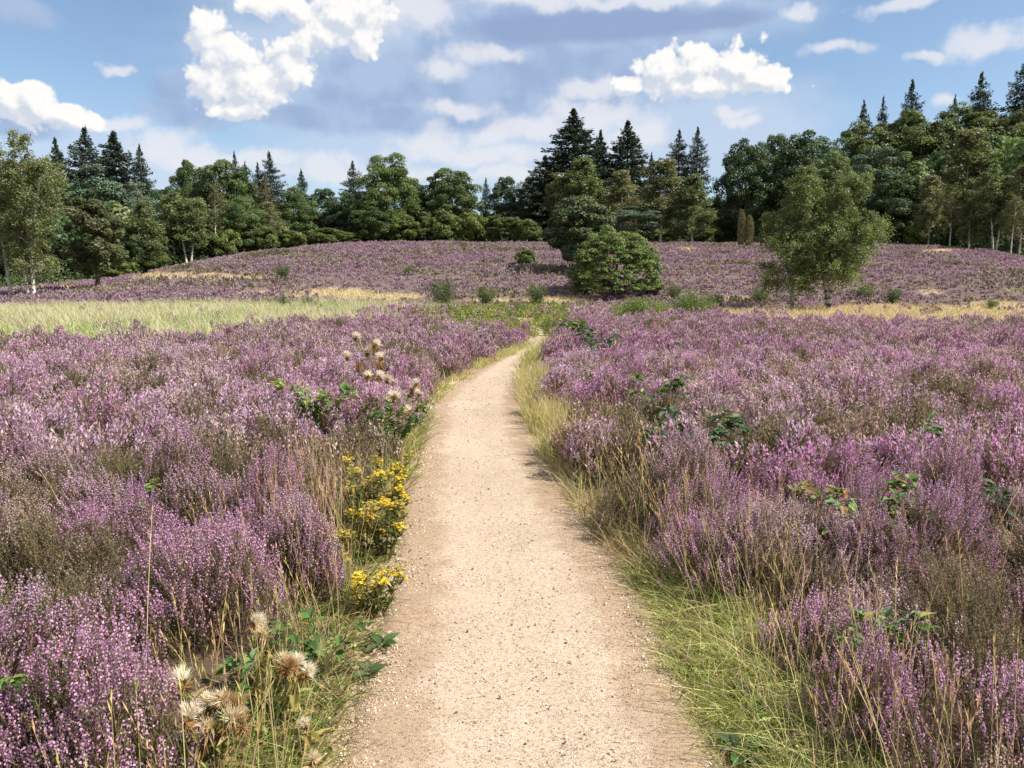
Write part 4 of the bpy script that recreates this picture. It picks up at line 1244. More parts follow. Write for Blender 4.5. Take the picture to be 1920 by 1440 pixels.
# young trees and shrubs scattered over the plain and the slope
SHR = {'a': (1.7, 1.6, [mk_shrub(1.7, 1.6, 26, 130, 0.075, (0.11, 0.145, 0.055)), mk_shrub(1.7, 1.5, 22, 140, 0.075, (0.13, 0.165, 0.055))]),
       'b': (1.4, 2.4, [mk_shrub(1.4, 2.4, 44, 120, 0.08, (0.15, 0.20, 0.055))])}
SAP = [('a', 831, 516, 54, 576, 'grey green sapling, first of three in a row below the slope'), ('a', 911, 529, 50, 572, 'sapling in the middle of three in a row below the slope'),
       ('a', 1006, 526, 44, 574, 'sapling with upright twigs, last of three before the bright bush'), ('b', 1205, 556, 110, 604, 'long low green willow scrub in front of the bright rounded bush'),
       ('b', 1305, 545, 90, 600, 'low green shrub between the willow scrub and the lone birch'), ('a', 1425, 532, 42, 568, 'round dark shrub beside the lone birch in the slope side shade'),
       ('a', 1674, 536, 38, 568, 'upright bright sapling on the purple slope beyond the lone birch'), ('a', 1615, 530, 46, 562, 'low sapling under the outer twigs of the lone birch'),
       ('a', 531, 492, 32, 522, 'bright round sapling high on the purple slope'), ('a', 766, 494, 22, 516, 'tiny sapling on the middle of the purple slope'),
       ('a', 532, 548, 16, 580, 'small upright sapling behind the meadow, near a paler twin'), ('a', 579, 552, 22, 576, 'grey little sapling behind the meadow'),
       ('a', 200, 548, 22, 563, 'dark little shrub at the far side of the meadow'), ('a', 968, 562, 42, 592, 'green sapling amid the yellow scrub by the vanishing path'),
       ('a', 1035, 596, 50, 630, 'leafy shrub hanging over the vanishing end of the path'), ('a', 1860, 558, 26, 578, 'small shrub on the straw strip near the frame edge'),
       ('a', 1340, 548, 40, 580, 'dark shrub at the shaded foot of the straw strip before the lone birch'), ('a', 1735, 572, 22, 594, 'tiny dark shrub in the bright straw strip'),
       ('a', 1262, 530, 36, 560, 'small grey shrub at the outer skirt of the bright rounded bush'), ('a', 870, 460, 12, 470, 'tiny twiggy sapling on the crest line'),
       ('a', 1905, 590, 40, 625, 'grey green bushy sapling at the frame edge of the straw strip')]
for n, (k, px, ty, wpx, by, label) in enumerate(SAP):
    H0, W0, ms = SHR[k]
    gp = ground_at(px, by, 18)
    h = max(0.3, top_z(px, ty, gp[1]) - gp[2])
    plant_tree('shrub' if k == 'b' else 'sapling', label, ms[n % len(ms)], gp, h / H0, max(wpx / F * gp[1] / W0, 0.15), None, None, 'shrub' if k == 'b' else 'sapling', ('foliage', 'stem'))

# ---- deep wood behind: one mass
_spx = [-300, 0, 120, 200, 300, 340, 430, 500, 560, 640, 700, 800, 900, 1000, 1040, 1200, 1330, 1400, 1500, 1600, 1700, 1800, 1920, 2300]
_spy = [330, 320, 335, 330, 365, 350, 335, 355, 380, 385, 385, 375, 385, 375, 330, 320, 385, 310, 290, 265, 240, 225, 228, 230]
g = Geo()
for row, (dd, n) in enumerate(((9, 70), (24, 60), (45, 55))):
    for px in np.linspace(-330, 2250, n):
        px = px + U(-15, 15)
        D = np.interp((px - 960) / F / 1.008, _eu, _eD) + dd + U(-3, 4)
        x = X_of(px, D); zb = float(terrain(x, D))
        top = top_z(px, np.interp(px, _spx, _spy) + U(0, 30) + (35 if row == 0 else 0), D) - zb
        if top < 3: continue
        R = U(2.8, 4.5)
        g2 = Geo()
        lobes(g2, top, R, 0.2, 26, 95, 0.5, [OAK, DARK, DARK, OLIVE][rng.integers(4)], (0.25, 0.42), 0.8, 0.1)
        g.add(g2.V[0] + np.array([x, D, zb]), g2.Q[0], g2.K[0])
tag(part('forest', g.mesh('forest', M_leaf)), 'dense dark wood closing the gaps behind the single trees', 'forest', kind='stuff')
# bracken and low growth along its foot
g = Geo()
n = 1500
px = U(-250, 2200, n); D = np.interp((px - 960) / F / 1.008, _eu, _eD) + U(1.5, 12, n)
x = X_of(px, D); z = terrain(x, D)
hh = U(0.5, 2.2, n)
P = np.stack([x, D, z], -1)[:, None] + rng.normal(0, 1, (n, 45, 3)) * np.array([0.7, 0.7, 0]) + np.stack([np.zeros((n, 45)), np.zeros((n, 45)), U(0.0, 1, (n, 45)) * hh[:, None]], -1)
kc = np.array([OAK, DARK, OLIVE, (0.06, 0.05, 0.03)])[rng.choice(4, n, p=[0.3, 0.4, 0.2, 0.1])]
g.quads(kites(P, unit(rand_dir(n, 45) + np.array([0, 0, .4])), U(0.2, 0.42, (n, 45)), 0.7), kc[:, None] * (1 + U(-.25, .25, (n, 45, 1))))
tag(part('undergrowth', g.mesh('undergrowth', M_leaf)), 'dark low growth along the foot of the forest edge', 'undergrowth', kind='stuff')
# ------------------------------------------------------------------ herbs near the camera
def gpt(px, Y):
    x = (px - 960) / F * (Y * CP + (CAMZ - 0.2) * SP)
    return np.array([x, Y, float(terrain(x, Y))])


def leaflets(g, c, d, size, col, width=0.62, fold=0.25):
    """broad folded leaves: c base (N,3), d direction (N,3)"""
    n = len(c)
    upv = unit(rand_dir(n) * 0.35 + np.array([0, 0, 1.0]))
    s = unit(np.cross(d, upv)); nn = np.cross(s, d)
    L = size[:, None]
    t = (0, .3, .65, 1.0); w = (0.05, .5, .42, .02)
    mid = [c + d * L * q - nn * L * (0.16 * q * q) for q in t]
    for sg in (-1, 1):
        ed = [m_ + s * sg * L * width * w[i] + nn * L * w[i] * fold for i, m_ in enumerate(mid)]
        for i in range(3):
            P = np.stack([mid[i], ed[i], ed[i + 1], mid[i + 1]], 1) if sg > 0 else np.stack([ed[i], mid[i], mid[i + 1], ed[i + 1]], 1)
            g.quads(P, col)


def bramble(label, base, R, H, n_cane, n_leaf, size, cols, p, name='bramble', mat=None, bare=True):
    o = thing(name, label, 'bramble' if name == 'bramble' else 'plant', base)
    g, t = Geo(), Geo()
    for i in range(n_cane):
        a = U(0, 6.28); l = R * U(0.6, 1.15); h = H * U(0.6, 1.1)
        q = np.linspace(0, 1, 8)
        pts = np.stack([np.cos(a) * l * q, np.sin(a) * l * q, h * np.sin(q * PI * U(0.55, 0.8)) + 0.02], -1) + rng.normal(0, 0.008, (8, 3))
        tube(t, pts, np.linspace(0.0035, 0.0015, 8), 4)
        m = n_leaf
        f = U(0.2, 1, m)
        P = np.stack([np.interp(f, q, pts[:, j]) for j in range(3)], -1)
        for k in range(3):
            dd = unit(np.stack([np.cos(a + (k - 1) * 1.1) * np.ones(m), np.sin(a + (k - 1) * 1.1) * np.ones(m), np.zeros(m)], -1) + rand_dir(m) * 0.6 + np.array([0, 0, 0.15]))
            off = unit(rand_dir(m) + np.array([0, 0, .5])) * size * 0.5
            leaflets(g, P + off, dd, size * U(0.6, 1.2, m), gmix(m, cols, p))
    tm = part('stem', t.mesh('stem', M_stem), o)
    part('foliage', g.mesh('foliage', mat or M_leaf), o)
    return o


GR = [(0.10, 0.18, 0.045), (0.075, 0.13, 0.045), (0.19, 0.27, 0.065), (0.28, 0.30, 0.075), (0.24, 0.13, 0.06)]
DKG = [(0.05, 0.105, 0.048), (0.08, 0.145, 0.065), (0.14, 0.20, 0.10), (0.04, 0.070, 0.036), (0.26, 0.17, 0.06)]
BR = [
    ('dark green bramble with broad leaves in the heather beside the tan grass clump', 1312, 5.7, 0.36, 0.50, 12, 9, 0.085, DKG, [.34, .26, .12, .2, .08]),
    ('bramble with reddish and green leaves before the deep purple heather', 1625, 4.1, 0.32, 0.44, 9, 8, 0.070, [GR[0], GR[1], GR[4], GR[2]], [.34, .26, .26, .14]),
    ('bramble twig with glossy rounded leaves at the frame edge of the heather', 1900, 4.3, 0.22, 0.36, 4, 4, 0.065, DKG, [.4, .3, .2, .1, 0]),
    ('light green bramble deep in the heather above the ragwort', 612, 7.2, 0.36, 0.46, 9, 9, 0.085, [GR[2], GR[0], GR[3]], [.5, .35, .15]),
    ('yellow green leafy sprig beside the vivid purple heather tuft', 535, 8.0, 0.22, 0.50, 4, 6, 0.085, [GR[3], GR[2]], [.5, .5]),
    ('leafy bramble with yellow tips near the upper tan grass', 1235, 8.0, 0.40, 0.52, 8, 7, 0.085, [GR[0], GR[1], GR[3]], [.45, .35, .2]),
    ('small leafed bush leaning over the gravel below the tall thistles', 742, 7.1, 0.38, 0.46, 16, 16, 0.050, [GR[1], GR[0], GR[3], (0.25, .2, .08)], [.4, .28, .2, .12]),
    ('few broad leaves low in the heather beside the dark hollow', 255, 4.5, 0.20, 0.30, 4, 3, 0.085, [GR[2], GR[0], GR[3]], [.4, .3, .3]),
    ('small fresh green bramble in the corner beside the tallest purple spike', 100, 2.35, 0.12, 0.27, 5, 5, 0.040, [GR[0], GR[2]], [.6, .4]),
    ('green bramble leaves behind the white thistle heads', 590, 2.9, 0.24, 0.24, 6, 6, 0.05, [GR[0], GR[1], GR[2]], [.45, .4, .15]),
    ('green bramble leaves at the foot of the stout bottom thistle', 430, 2.5, 0.20, 0.26, 6, 6, 0.045, [GR[0], GR[1], GR[2]], [.4, .3, .3]),
    ('dark bramble on the verge shoulder below the tufted thin stalks', 1640, 2.75, 0.20, 0.27, 6, 6, 0.05, [GR[0], GR[1], GR[3]], [.4, .45, .15]),
    ('dark leaved bramble on the purple mound near the path bend', 1120, 14.2, 0.45, 0.62, 7, 8, 0.13, DKG, [.4, .3, .1, .2, 0]),
    ('bramble patch at the crown of the verge beside the vanishing bend', 1075, 19.5, 0.5, 0.55, 7, 9, 0.16, [GR[1], GR[0], GR[3]], [.4, .4, .2]),
    ('pale leaved bramble low behind the reddish leaved bramble', 1480, 4.7, 0.22, 0.30, 4, 4, 0.05, [GR[3], GR[2], GR[4]], [.4, .35, .25]),
    ('scattered bramble leaves under the brown heather hump', 1690, 6.0, 0.3, 0.40, 5, 4, 0.07, [GR[1], GR[0]], [.5, .5]),
]
for lab, px, Y, R, H, nc_, nlf, sz, cols, p in BR:
    bramble(lab, gpt(px, Y), R, H, nc_, nlf, sz, cols, p)
DOCK = [('pale green dock rosette on the gravel edge nearest the low ragwort', 712, 3.25, 0.075), ('dark leaf rosette pressed on the gravel edge before the bottom thistles', 690, 3.0, 0.08),
        ('broad dark weed in the green verge grass', 1415, 2.75, 0.09), ('lobed dark weed low in the verge grass at the frame bottom', 1395, 2.45, 0.09), ('yellowish weed leaves in the verge beside the straw stalks', 1470, 2.6, 0.07)]
for lab, px, Y, sz in DOCK:
    o = thing('weed', lab, 'weed', gpt(px, Y))
    g = Geo(); n = 11
    a = np.arange(n) * 2.4
    leaflets(g, np.stack([np.cos(a) * 0.01, np.sin(a) * 0.01, np.full(n, 0.015)], -1), unit(np.stack([np.cos(a), np.sin(a), U(0.1, 0.7, n)], -1)), sz * U(0.7, 1.3, n), gmix(n, [GR[1], (0.09, 0.13, 0.06)] if 'yellow' not in lab else [GR[3], GR[2]], [.5, .5]), 0.45)
    part('foliage', g.mesh('foliage', M_leaf), o)


def ragwort(label, base, H, R, nst, vivid=1.0, seed=0):
    o = thing('ragwort', label, 'wildflower', base)
    st, fo = Geo(), Geo()
    for i in range(nst):
        a, l = U(0, 6.28), R * math.sqrt(U(0.02, 1))
        h = H * U(0.42, 1.0)
        tip = np.array([math.cos(a) * l, math.sin(a) * l, h])
        q = wander(np.array([math.cos(a) * l * .25, math.sin(a) * l * .25, 0]), tip, 6, 0.006)
        tube(st, q, np.linspace(0.004, 0.002, 6), 5, (0.16, 0.15, 0.05))
        m = 22
        f = U(0.1, 0.92, m)
        P = np.stack([np.interp(f, np.linspace(0, 1, 6), q[:, j]) for j in range(3)], -1)
        leaflets(fo, P, unit(rand_dir(m) * np.array([1, 1, .4]) + np.array([0, 0, .35])), U(0.025, 0.055, m), gmix(m, [(0.10, .13, .035), (.16, .17, .05), (.22, .17, .07), (.06, .09, .03)], [.35, .3, .15, .2]), 0.4)
        # flat flower cluster
        nf = int(rng.integers(20, 32))
        fa, fr = U(0, 6.28, nf), 0.042 * np.sqrt(U(0, 1, nf))
        c = tip + np.stack([np.cos(fa) * fr, np.sin(fa) * fr, 0.012 + rng.normal(0, 0.012, nf) - fr * 0.25], -1)
        g = Geo()
        for j in range(nf):
            tube(st, [tip - np.array([0, 0, 0.05]), c[j] - np.array([0, 0, 0.004])], [0.0012, 0.001], 3, (0.18, 0.17, 0.05))
        ax = unit(np.array([0, 0, 1.0]) + rand_dir(nf) * 0.45)
        u1 = unit(np.cross(ax, rand_dir(nf))); u2 = np.cross(ax, u1)
        base_c = np.array([0.74, 0.56, 0.05]) if U(0, 1) < vivid else np.array([0.45, 0.36, 0.09])
        for k in range(8):
            th = k * PI / 4 + 0.2
            d = u1 * math.cos(th) + u2 * math.sin(th)
            e_ = np.cross(ax, d)
            r1 = U(0.006, 0.0125, nf)[:, None]
            g.quads(np.stack([c, c + d * r1 * .55 + e_ * r1 * .32, c + d * r1, c + d * r1 * .55 - e_ * r1 * .32], 1), jig(base_c, nf, 0.18, 0.08))
        g.quads(np.stack([c + u1 * .004 + ax * .002, c + u2 * .004 + ax * .002, c - u1 * .004 + ax * .002, c - u2 * .004 + ax * .002], 1), jig(base_c * np.array([.8, .65, .6]), nf, .15, .05))
        part('blossom', g.mesh('blossom', M_petal), o)
    part('stem', st.mesh('stem', M_stem), o)
    part('foliage', fo.mesh('foliage', M_leaf), o)


for lab, px, Y, H, R, ns, vv in [
    ('tallest bright yellow ragwort at the gravel edge', 735, 4.85, 0.50, 0.17, 13, 0.9), ('yellow green ragwort on the heather side of the tallest one', 690, 4.75, 0.47, 0.15, 9, 0.5),
    ('golden ragwort just below the tallest one', 720, 4.35, 0.40, 0.16, 12, 0.8), ('half faded ragwort on the heather side of the golden one', 682, 4.25, 0.36, 0.10, 6, 0.6),
    ('faded orange ragwort set back in the heather above the thistles', 612, 3.85, 0.34, 0.15, 11, 0.55), ('lowest bright yellow ragwort hanging at the gravel edge', 705, 3.6, 0.24, 0.13, 9, 0.9),
    ('small single ragwort stem leaning from the heather above the golden one', 668, 4.95, 0.50, 0.05, 3, 0.9)]:
    ragwort(lab, gpt(px, Y), H, R, ns, vv)


def thistle(label, px, Y, heads, hr, leafs=14, yel=True):
    """heads: (pixel x, pixel y, depth offset, whiteness)"""
    b = gpt(px, Y)
    o = thing('thistle', label, 'thistle', b)
    st, lf = Geo(), Geo()
    scol = (0.33, 0.26, 0.09) if yel else (0.20, 0.15, 0.08)
    Pm = [at(hx, hy, Y + dy) - b for hx, hy, dy, _ in heads]
    top = np.mean(Pm, 0)
    main = wander(np.zeros(3), np.array([top[0], top[1], max(0.1, top[2] * 0.62)]), 7, 0.008)
    tube(st, main, np.linspace(0.008, 0.0045, 7), 6, scol)
    for (hx, hy, dy, wh), P in zip(heads, Pm):
        f = U(0.35, 0.95)
        s = np.array([np.interp(f, np.linspace(0, 1, 7), main[:, j]) for j in range(3)])
        q = wander(s, P - np.array([0, 0, hr * 0.6]), 5, 0.006)
        tube(st, q, np.linspace(0.004, 0.0025, 5), 5, scol)
        m = 3
        leaflets(lf, q[1:4], unit(rand_dir(m) * np.array([1, 1, .3]) + np.array([0, 0, .3])), U(0.04, 0.09, m), gmix(m, [(.30, .25, .08), (.20, .20, .06), (.38, .28, .13)], [.4, .3, .3]), 0.3)
        ax = unit(np.array([rng.normal(0, 0.5), rng.normal(0, 0.5), 1.0]))
        g = Geo(); n = 340
        d = unit(ax * U(0.3, 1.7, (n, 1)) + rand_dir(n) * 0.75)
        d = np.where((d @ ax < -0.1)[:, None], -d, d)
        wc = np.array([0.86, 0.78, 0.62]) if wh > 0.6 else (np.array([0.80, 0.68, 0.48]) if wh > 0.3 else np.array([0.46, 0.29, 0.13]))
        g.quads(spears(np.tile(P, (n, 1)) + d * hr * 0.1, d, hr * U(0.5, 1.35, n), np.full(n, hr * 0.06)), jig(wc, n, 0.16, 0.06))
        hd = part('seed_head', g.mesh('seed_head', M_fluff), o)
        g = Geo(); n = 46
        d = unit(rand_dir(n) * 0.8 - ax * 0.35)
        g.quads(spears(np.tile(P - ax * hr * 0.35, (n, 1)), d, hr * U(0.55, 1.0, n), np.full(n, hr * 0.22)), jig((0.27, 0.155, 0.065), n, 0.3, 0.1))
        part('bract', g.mesh('bract', M_petal), hd)
    f = U(0.08, 0.9, leafs)
    P = np.stack([np.interp(f, np.linspace(0, 1, 7), main[:, j]) for j in range(3)], -1)
    leaflets(lf, P, unit(rand_dir(leafs) * np.array([1, 1, .3]) + np.array([0, 0, .25])), U(0.06, 0.13, leafs), gmix(leafs, [(.22, .22, .06), (.32, .27, .09), (.12, .15, .05)], [.4, .35, .25]), 0.28)
    part('stem', st.mesh('stem', M_stem), o)
    part('foliage', lf.mesh('foliage', M_leaf), o)


thistle('stout thistle at the frame bottom with clustered brown and white seed heads', 395, 2.32,
        [(342, 1278, 0, 1), (322, 1292, .04, .2), (352, 1345, -.06, 1), (392, 1318, .05, .7), (418, 1312, .02, .5), (442, 1325, 0, .2), (432, 1350, -.04, .8), (450, 1356, -.03, .2), (392, 1370, -.02, .4)], 0.044, 18)
thistle('thistle with arched row of tan seed heads behind the stout one', 560, 2.6, [(530, 1242, .03, .5), (555, 1244, .02, .7), (575, 1262, 0, .8), (540, 1252, -.03, .2)], 0.036, 14)
thistle('small thistle with two white seed heads on one stem', 478, 2.75, [(480, 1168, .04, .9), (490, 1190, 0, .5)], 0.036, 10)
thistle('short thistle with a single white tuft near the gravel', 566, 2.42, [(572, 1358, 0, .7)], 0.026, 8)
thistle('short thistle with round beige head at the frame bottom', 586, 2.25, [(586, 1425, 0, .5)], 0.028, 8)
thistle('tall thistle with many small white heads rising above the heather', 702, 8.9, [(668, 632, .1, 1), (704, 645, 0, 1), (700, 658, .1, .8), (650, 668, 0, .9), (713, 670, -.1, .9), (690, 660, 0, .4), (706, 652, .1, .2), (672, 690, 0, .3), (712, 685, .1, .2)], 0.062, 22, False)
thistle('lower thistle with wide cluster of white heads below the tall one', 706, 7.9, [(668, 742, 0, 1), (684, 738, .1, .9), (700, 735, 0, 1), (715, 752, -.1, .9), (735, 745, .1, .8), (690, 705, .2, .9), (712, 706, .2, .8), (728, 712, .2, .6), (742, 742, 0, .7), (765, 770, -.1, .9)], 0.060, 22)
thistle('dark leaning thistle stalk with few pale tufts over the gravel edge', 752, 8.7, [(780, 718, 0, .7), (775, 728, .05, .5), (784, 738, .02, .8), (770, 740, .05, .2)], 0.05, 8, False)
thistle('low thistle with pale tufts in the tan grass across the path', 1048, 10.2, [(1044, 740, 0, .9), (1058, 745, .1, .5), (1038, 752, 0, .7)], 0.05, 10)
# ------------------------------------------------------------------ sky, clouds, sun
SUN_EL, SUN_AZ = math.radians(48), math.radians(105)
ld = bpy.data.lights.new('sun', 'SUN')
ld.energy = 5.0; ld.angle = math.radians(0.53); ld.color = (1.0, 0.945, 0.86)
lo = bpy.data.objects.new('sun', ld); C.objects.link(lo)
from mathutils import Vector
sd = Vector((math.sin(SUN_AZ) * math.cos(SUN_EL), math.cos(SUN_AZ) * math.cos(SUN_EL), math.sin(SUN_EL)))
lo.rotation_euler = sd.to_track_quat('Z', 'Y').to_euler()
lo.location = sd * 60

W = bpy.data.worlds.new('World'); S.world = W
W.use_nodes = True
nt = W.node_tree; nt.nodes.clear()
N, L = nt.nodes.new, nt.links.new
out = N('ShaderNodeOutputWorld'); bg = N('ShaderNodeBackground'); L(bg.outputs[0], out.inputs[0])
SKY_K = 0.085
EXPO = 0.85
bg.inputs[1].default_value = SKY_K
sky = N('ShaderNodeTexSky'); sky.sky_type = 'NISHITA'; sky.sun_disc = False
sky.sun_elevation = SUN_EL; sky.sun_rotation = SUN_AZ
sky.air_density = 1.0; sky.dust_density = 0.6; sky.ozone_density = 1.6


def M(op, a, b=None, c=None, clamp=False):
    n = N('ShaderNodeMath'); n.operation = op; n.use_clamp = clamp
    for i, v in enumerate((a, b, c)):
        if v is None: continue
        if hasattr(v, 'links'): L(v, n.inputs[i])
        else: n.inputs[i].default_value = v
    return n.outputs[0]


def SM(x, a, b):
    n = N('ShaderNodeMapRange'); n.interpolation_type = 'SMOOTHSTEP'
    L(x, n.inputs[0]); n.inputs[1].default_value = a; n.inputs[2].default_value = b
    return n.outputs[0]


def VM(op, a, b=None):
    n = N('ShaderNodeVectorMath'); n.operation = op
    for i, v in enumerate((a, b)):
        if v is None: continue
        if hasattr(v, 'links'): L(v, n.inputs[i])
        else: n.inputs[i].default_value = v
    return n.outputs['Value'] if op in ('LENGTH', 'DOT_PRODUCT') else n.outputs[0]


def comb(x, y, z=0.0):
    n = N('ShaderNodeCombineXYZ')
    for i, v in enumerate((x, y, z)):
        if hasattr(v, 'links'): L(v, n.inputs[i])
        else: n.inputs[i].default_value = v
    return n.outputs[0]


def fb(p, scale, det=6, rough=0.55, w=0.0, color=False):
    n = N('ShaderNodeTexNoise'); n.inputs['Scale'].default_value = scale; n.inputs['Detail'].default_value = det; n.inputs['Roughness'].default_value = rough
    L(VM('ADD', p, (w, w * 0.7, w * 1.3)), n.inputs['Vector'])
    return n.outputs['Color' if color else 'Fac']


tc = N('ShaderNodeTexCoord')
sx = N('ShaderNodeSeparateXYZ'); L(VM('NORMALIZE', tc.outputs['Generated']), sx.inputs[0])
az = M('MULTIPLY', M('ARCTAN2', sx.outputs[0], sx.outputs[1]), 57.2958)
el = M('MULTIPLY', M('ARCSINE', sx.outputs[2]), 57.2958)


def dirdeg(px, py):
    r = ray(px, py); r = r / np.linalg.norm(r)
    return math.degrees(math.atan2(r[0], r[1])), math.degrees(math.asin(r[2]))


def blobs(p, lst, grow=1.0):
    d = None
    for px, py, rx, ry in lst:
        a, e = dirdeg(px, py)
        k = 25.2 * (1 + ((px - 960) / F) ** 2 * 0.7) / grow
        v = VM('MULTIPLY', VM('SUBTRACT', p, (a, e, 0)), (k / rx, 25.2 / ry / grow, 0))
        t = M('SUBTRACT', 1.0, VM('LENGTH', v))
        d = t if d is None else M('SMOOTH_MAX', d, t, 0.25)
    return d


P0 = comb(az, el, 0)
CUM = [(385, 52, 46, 46), (428, 105, 60, 48), (470, 165, 82, 52), (400, 150, 55, 40), (545, 120, 52, 52), (565, 75, 40, 34), (450, 205, 70, 22), (640, 30, 66, 48), (700, 20, 44, 44), (685, 80, 40, 34), (600, 60, 46, 36), (490, 8, 50, 22), (560, 20, 40, 26),
       (30, 195, 70, 42), (70, 185, 50, 36), (120, 212, 62, 28), (160, 232, 40, 18),
       (1238, 135, 52, 46), (1300, 130, 62, 44), (1390, 120, 58, 42), (1440, 145, 56, 32), (1340, 160, 150, 26), (1180, 160, 40, 20)]


def cum_density(p):
    wv = VM('SUBTRACT', fb(p, 0.28, 2, 0.5, 3.1, True), (0.5, 0.5, 0.5))
    q = VM('ADD', p, VM('MULTIPLY', wv, (1.8, 1.3, 0)))
    d = blobs(q, CUM, 1.18)
    n = M('SUBTRACT', fb(p, 0.62, 7, 0.54, 9.0), 0.5)
    vo = N('ShaderNodeTexVoronoi'); vo.feature = 'SMOOTH_F1'; vo.inputs['Scale'].default_value = 1.05; vo.inputs['Smoothness'].default_value = 0.25
    L(VM('ADD', p, VM('MULTIPLY', wv, (1.2, 1.2, 0))), vo.inputs['Vector'])
    b = M('SUBTRACT', 0.42, vo.outputs['Distance'])
    v2 = N('ShaderNodeTexVoronoi'); v2.feature = 'SMOOTH_F1'; v2.inputs['Scale'].default_value = 2.7; v2.inputs['Smoothness'].default_value = 0.3
    L(VM('ADD', p, VM('MULTIPLY', VM('SUBTRACT', fb(p, 1.1, 3, 0.5, 4.0, True), (0.5, 0.5, 0.5)), (0.7, 0.7, 0))), v2.inputs['Vector'])
    n2 = M('ADD', M('SUBTRACT', 0.42, v2.outputs['Distance']), M('MULTIPLY', M('SUBTRACT', fb(p, 2.4, 4, 0.6, 1.7), 0.5), 0.8))
    return M('ADD', M('ADD', d, M('MULTIPLY', n2, 0.24)), M('ADD', M('MULTIPLY', n, 0.62), M('MULTIPLY', b, 0.50)))


dA = cum_density(P0)
dB = cum_density(VM('ADD', P0, (0.45, 0.65, 0)))
cum_a = SM(dA, 0.08, 0.34)
relief = M('SUBTRACT', dA, dB)
cum_l = SM(relief, -0.34, 0.34)  # sunward sides brighter, far sides greyer: cloud shading put into the colour

GRAY = [(1120, 42, 330, 44), (960, 45, 130, 50), (1300, 40, 190, 24), (720, 150, 190, 66), (650, 180, 120, 40), (820, 150, 170, 70), (870, 90, 110, 60), (1000, 130, 260, 60), (1180, 120, 200, 50), (560, 215, 190, 26), (330, 165, 60, 40), (350, 215, 100, 34), (30, 240, 110, 24),
        (760, 225, 320, 36), (40, 20, 90, 26), (1050, 190, 260, 40)]
wv2 = VM('SUBTRACT', fb(P0, 0.22, 3, 0.5, 5.0, True), (0.5, 0.5, 0.5))
dG = blobs(VM('ADD', P0, VM('MULTIPLY', wv2, (2.4, 0.9, 0))), GRAY)
dG = M('ADD', dG, M('MULTIPLY', M('SUBTRACT', fb(P0, 0.45, 6, 0.55, 2.2), 0.5), 0.75))
gray_a = SM(dG, 0.0, 0.55)

LIT = [(1180, 2, 300, 16), (990, -4, 160, 18), (880, 100, 60, 28), (930, 95, 70, 22), (1110, 165, 80, 30), (1000, 235, 110, 30), (930, 250, 60, 36), (830, 270, 60, 46), (860, 205, 90, 20), (300, 275, 80, 42), (350, 300, 110, 34), (480, 300, 140, 24), (900, 290, 260, 34), (1120, 215, 150, 40), (620, 310, 100, 36), (1190, 250, 110, 44), (1380, 205, 40, 16), (1395, 225, 36, 16),
       (1575, 92, 100, 15), (1860, 75, 110, 34), (1700, 6, 120, 14), (1750, 100, 40, 12), (230, 130, 40, 10), (1760, 185, 50, 14), (700, 330, 300, 24), (1000, 330, 240, 20), (1480, 25, 46, 16), (230, 235, 60, 16), (780, 20, 100, 40), (830, 130, 70, 30)]
wv3 = VM('SUBTRACT', fb(P0, 0.30, 3, 0.55, 7.0, True), (0.5, 0.5, 0.5))
dL = blobs(VM('ADD', P0, VM('MULTIPLY', wv3, (3.6, 2.2, 0))), LIT)
dL = M('ADD', dL, M('MULTIPLY', M('SUBTRACT', fb(P0, 0.65, 7, 0.58, 4.4), 0.5), 1.3))
lit_a = SM(dL, 0.02, 0.75)

VEIL = [(950, 230, 560, 150), (1300, 250, 300, 110), (300, 320, 420, 80), (700, 100, 420, 160), (1150, 40, 400, 80)]
dV = M('ADD', blobs(P0, VEIL), M('MULTIPLY', M('SUBTRACT', fb(comb(az, M('MULTIPLY', el, 1.8), 0), 0.16, 5, 0.55, 8.0), 0.5), 0.9))
veil_a = M('MULTIPLY', SM(dV, 0.0, 0.6), 0.72)

# unseen clouds in the rest of the sky, cover raised to brighten ambient fill
rest = M('MAXIMUM', SM(M('ABSOLUTE', az), 38, 60), SM(el, 26, 40))
gen = M('MULTIPLY', SM(fb(comb(M('MULTIPLY', sx.outputs[0], 30), M('MULTIPLY', sx.outputs[1], 30), M('MULTIPLY', sx.outputs[2], 46)), 0.06, 6, 0.55, 1.0), 0.40, 0.60), M('MULTIPLY', rest, SM(el, 0, 8)))


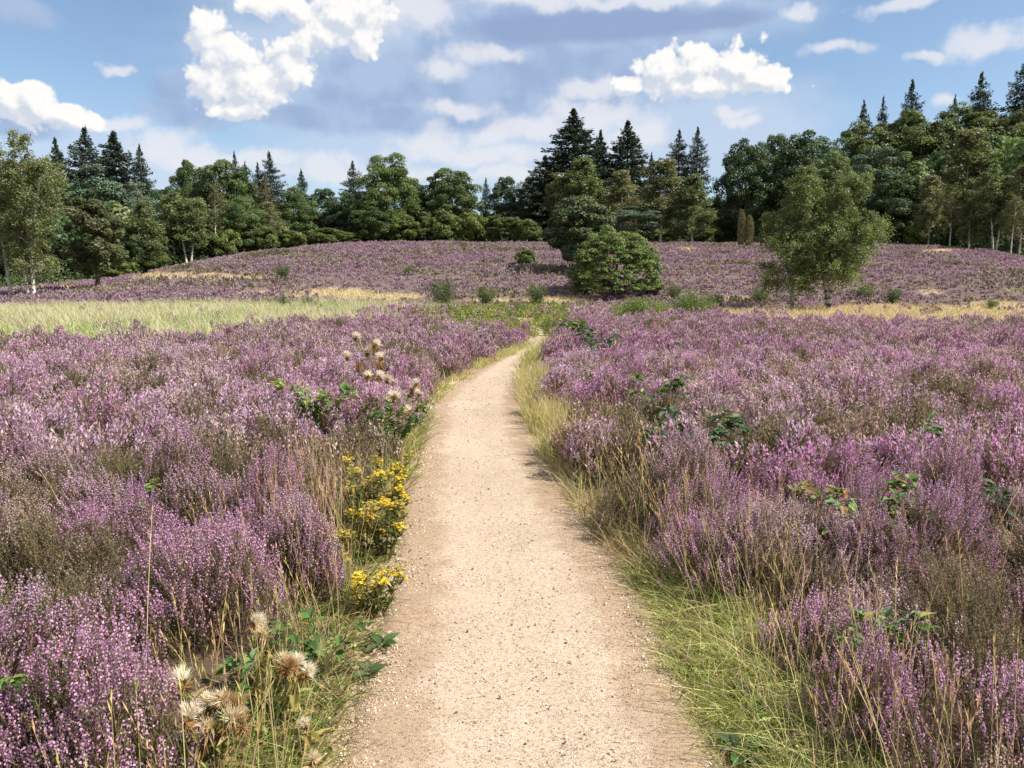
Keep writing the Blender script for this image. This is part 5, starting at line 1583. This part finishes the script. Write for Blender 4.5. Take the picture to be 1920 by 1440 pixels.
def MC(f, a, b):
    n = N('ShaderNodeMix'); n.data_type = 'RGBA'
    for sk, v in ((n.inputs[0], f), (n.inputs[6], a), (n.inputs[7], b)):
        if hasattr(v, 'links'): L(v, sk)
        elif np.isscalar(v): sk.default_value = v
        else: sk.default_value = (*[q / SKY_K / 2 ** EXPO for q in v], 1)
    return n.outputs[2]


skyc = N('ShaderNodeMix'); skyc.data_type = 'RGBA'; skyc.blend_type = 'MULTIPLY'; skyc.inputs[0].default_value = 1
L(sky.outputs[0], skyc.inputs[6]); skyc.inputs[7].default_value = (1.0, 1.0, 1.0, 1)
c = skyc.outputs[2]
c = MC(veil_a, c, (0.60, 0.70, 0.87))
gcol = MC(SM(fb(P0, 0.4, 5, 0.5, 6.0), 0.35, 0.65), (0.335, 0.455, 0.69), (0.43, 0.55, 0.77))
c = MC(M('MULTIPLY', gray_a, 0.92), c, gcol)
dH = M('ADD', blobs(VM('ADD', P0, VM('MULTIPLY', wv2, (1.6, 0.6, 0))), [(1130, 50, 320, 34), (1000, 56, 150, 34), (1330, 40, 150, 18)]), M('MULTIPLY', M('SUBTRACT', fb(P0, 0.6, 6, 0.5, 12.2), 0.5), 0.4))
c = MC(M('MULTIPLY', SM(dH, 0.0, 0.55), 0.92), c, (0.305, 0.405, 0.635))
c = MC(M('MULTIPLY', lit_a, 0.78), c, (0.84, 0.85, 0.90))
wcol = MC(cum_l, (0.66, 0.71, 0.81), (1.0, 0.99, 0.97))
c = MC(cum_a, c, wcol)
c = MC(gen, c, (0.85, 0.87, 0.92))
L(c, bg.inputs[0])

# ------------------------------------------------------------------ render settings
S.render.engine = 'CYCLES'
cy = S.cycles
cy.max_bounces = 6; cy.diffuse_bounces = 3; cy.glossy_bounces = 2; cy.transmission_bounces = 3; cy.transparent_max_bounces = 4
cy.caustics_reflective = False; cy.caustics_refractive = False
cy.use_denoising = True
cy.sample_clamp_indirect = 6.0
S.view_settings.view_transform = 'Standard'
S.view_settings.look = 'None'
S.view_settings.exposure = EXPO
S.view_settings.gamma = 1.0
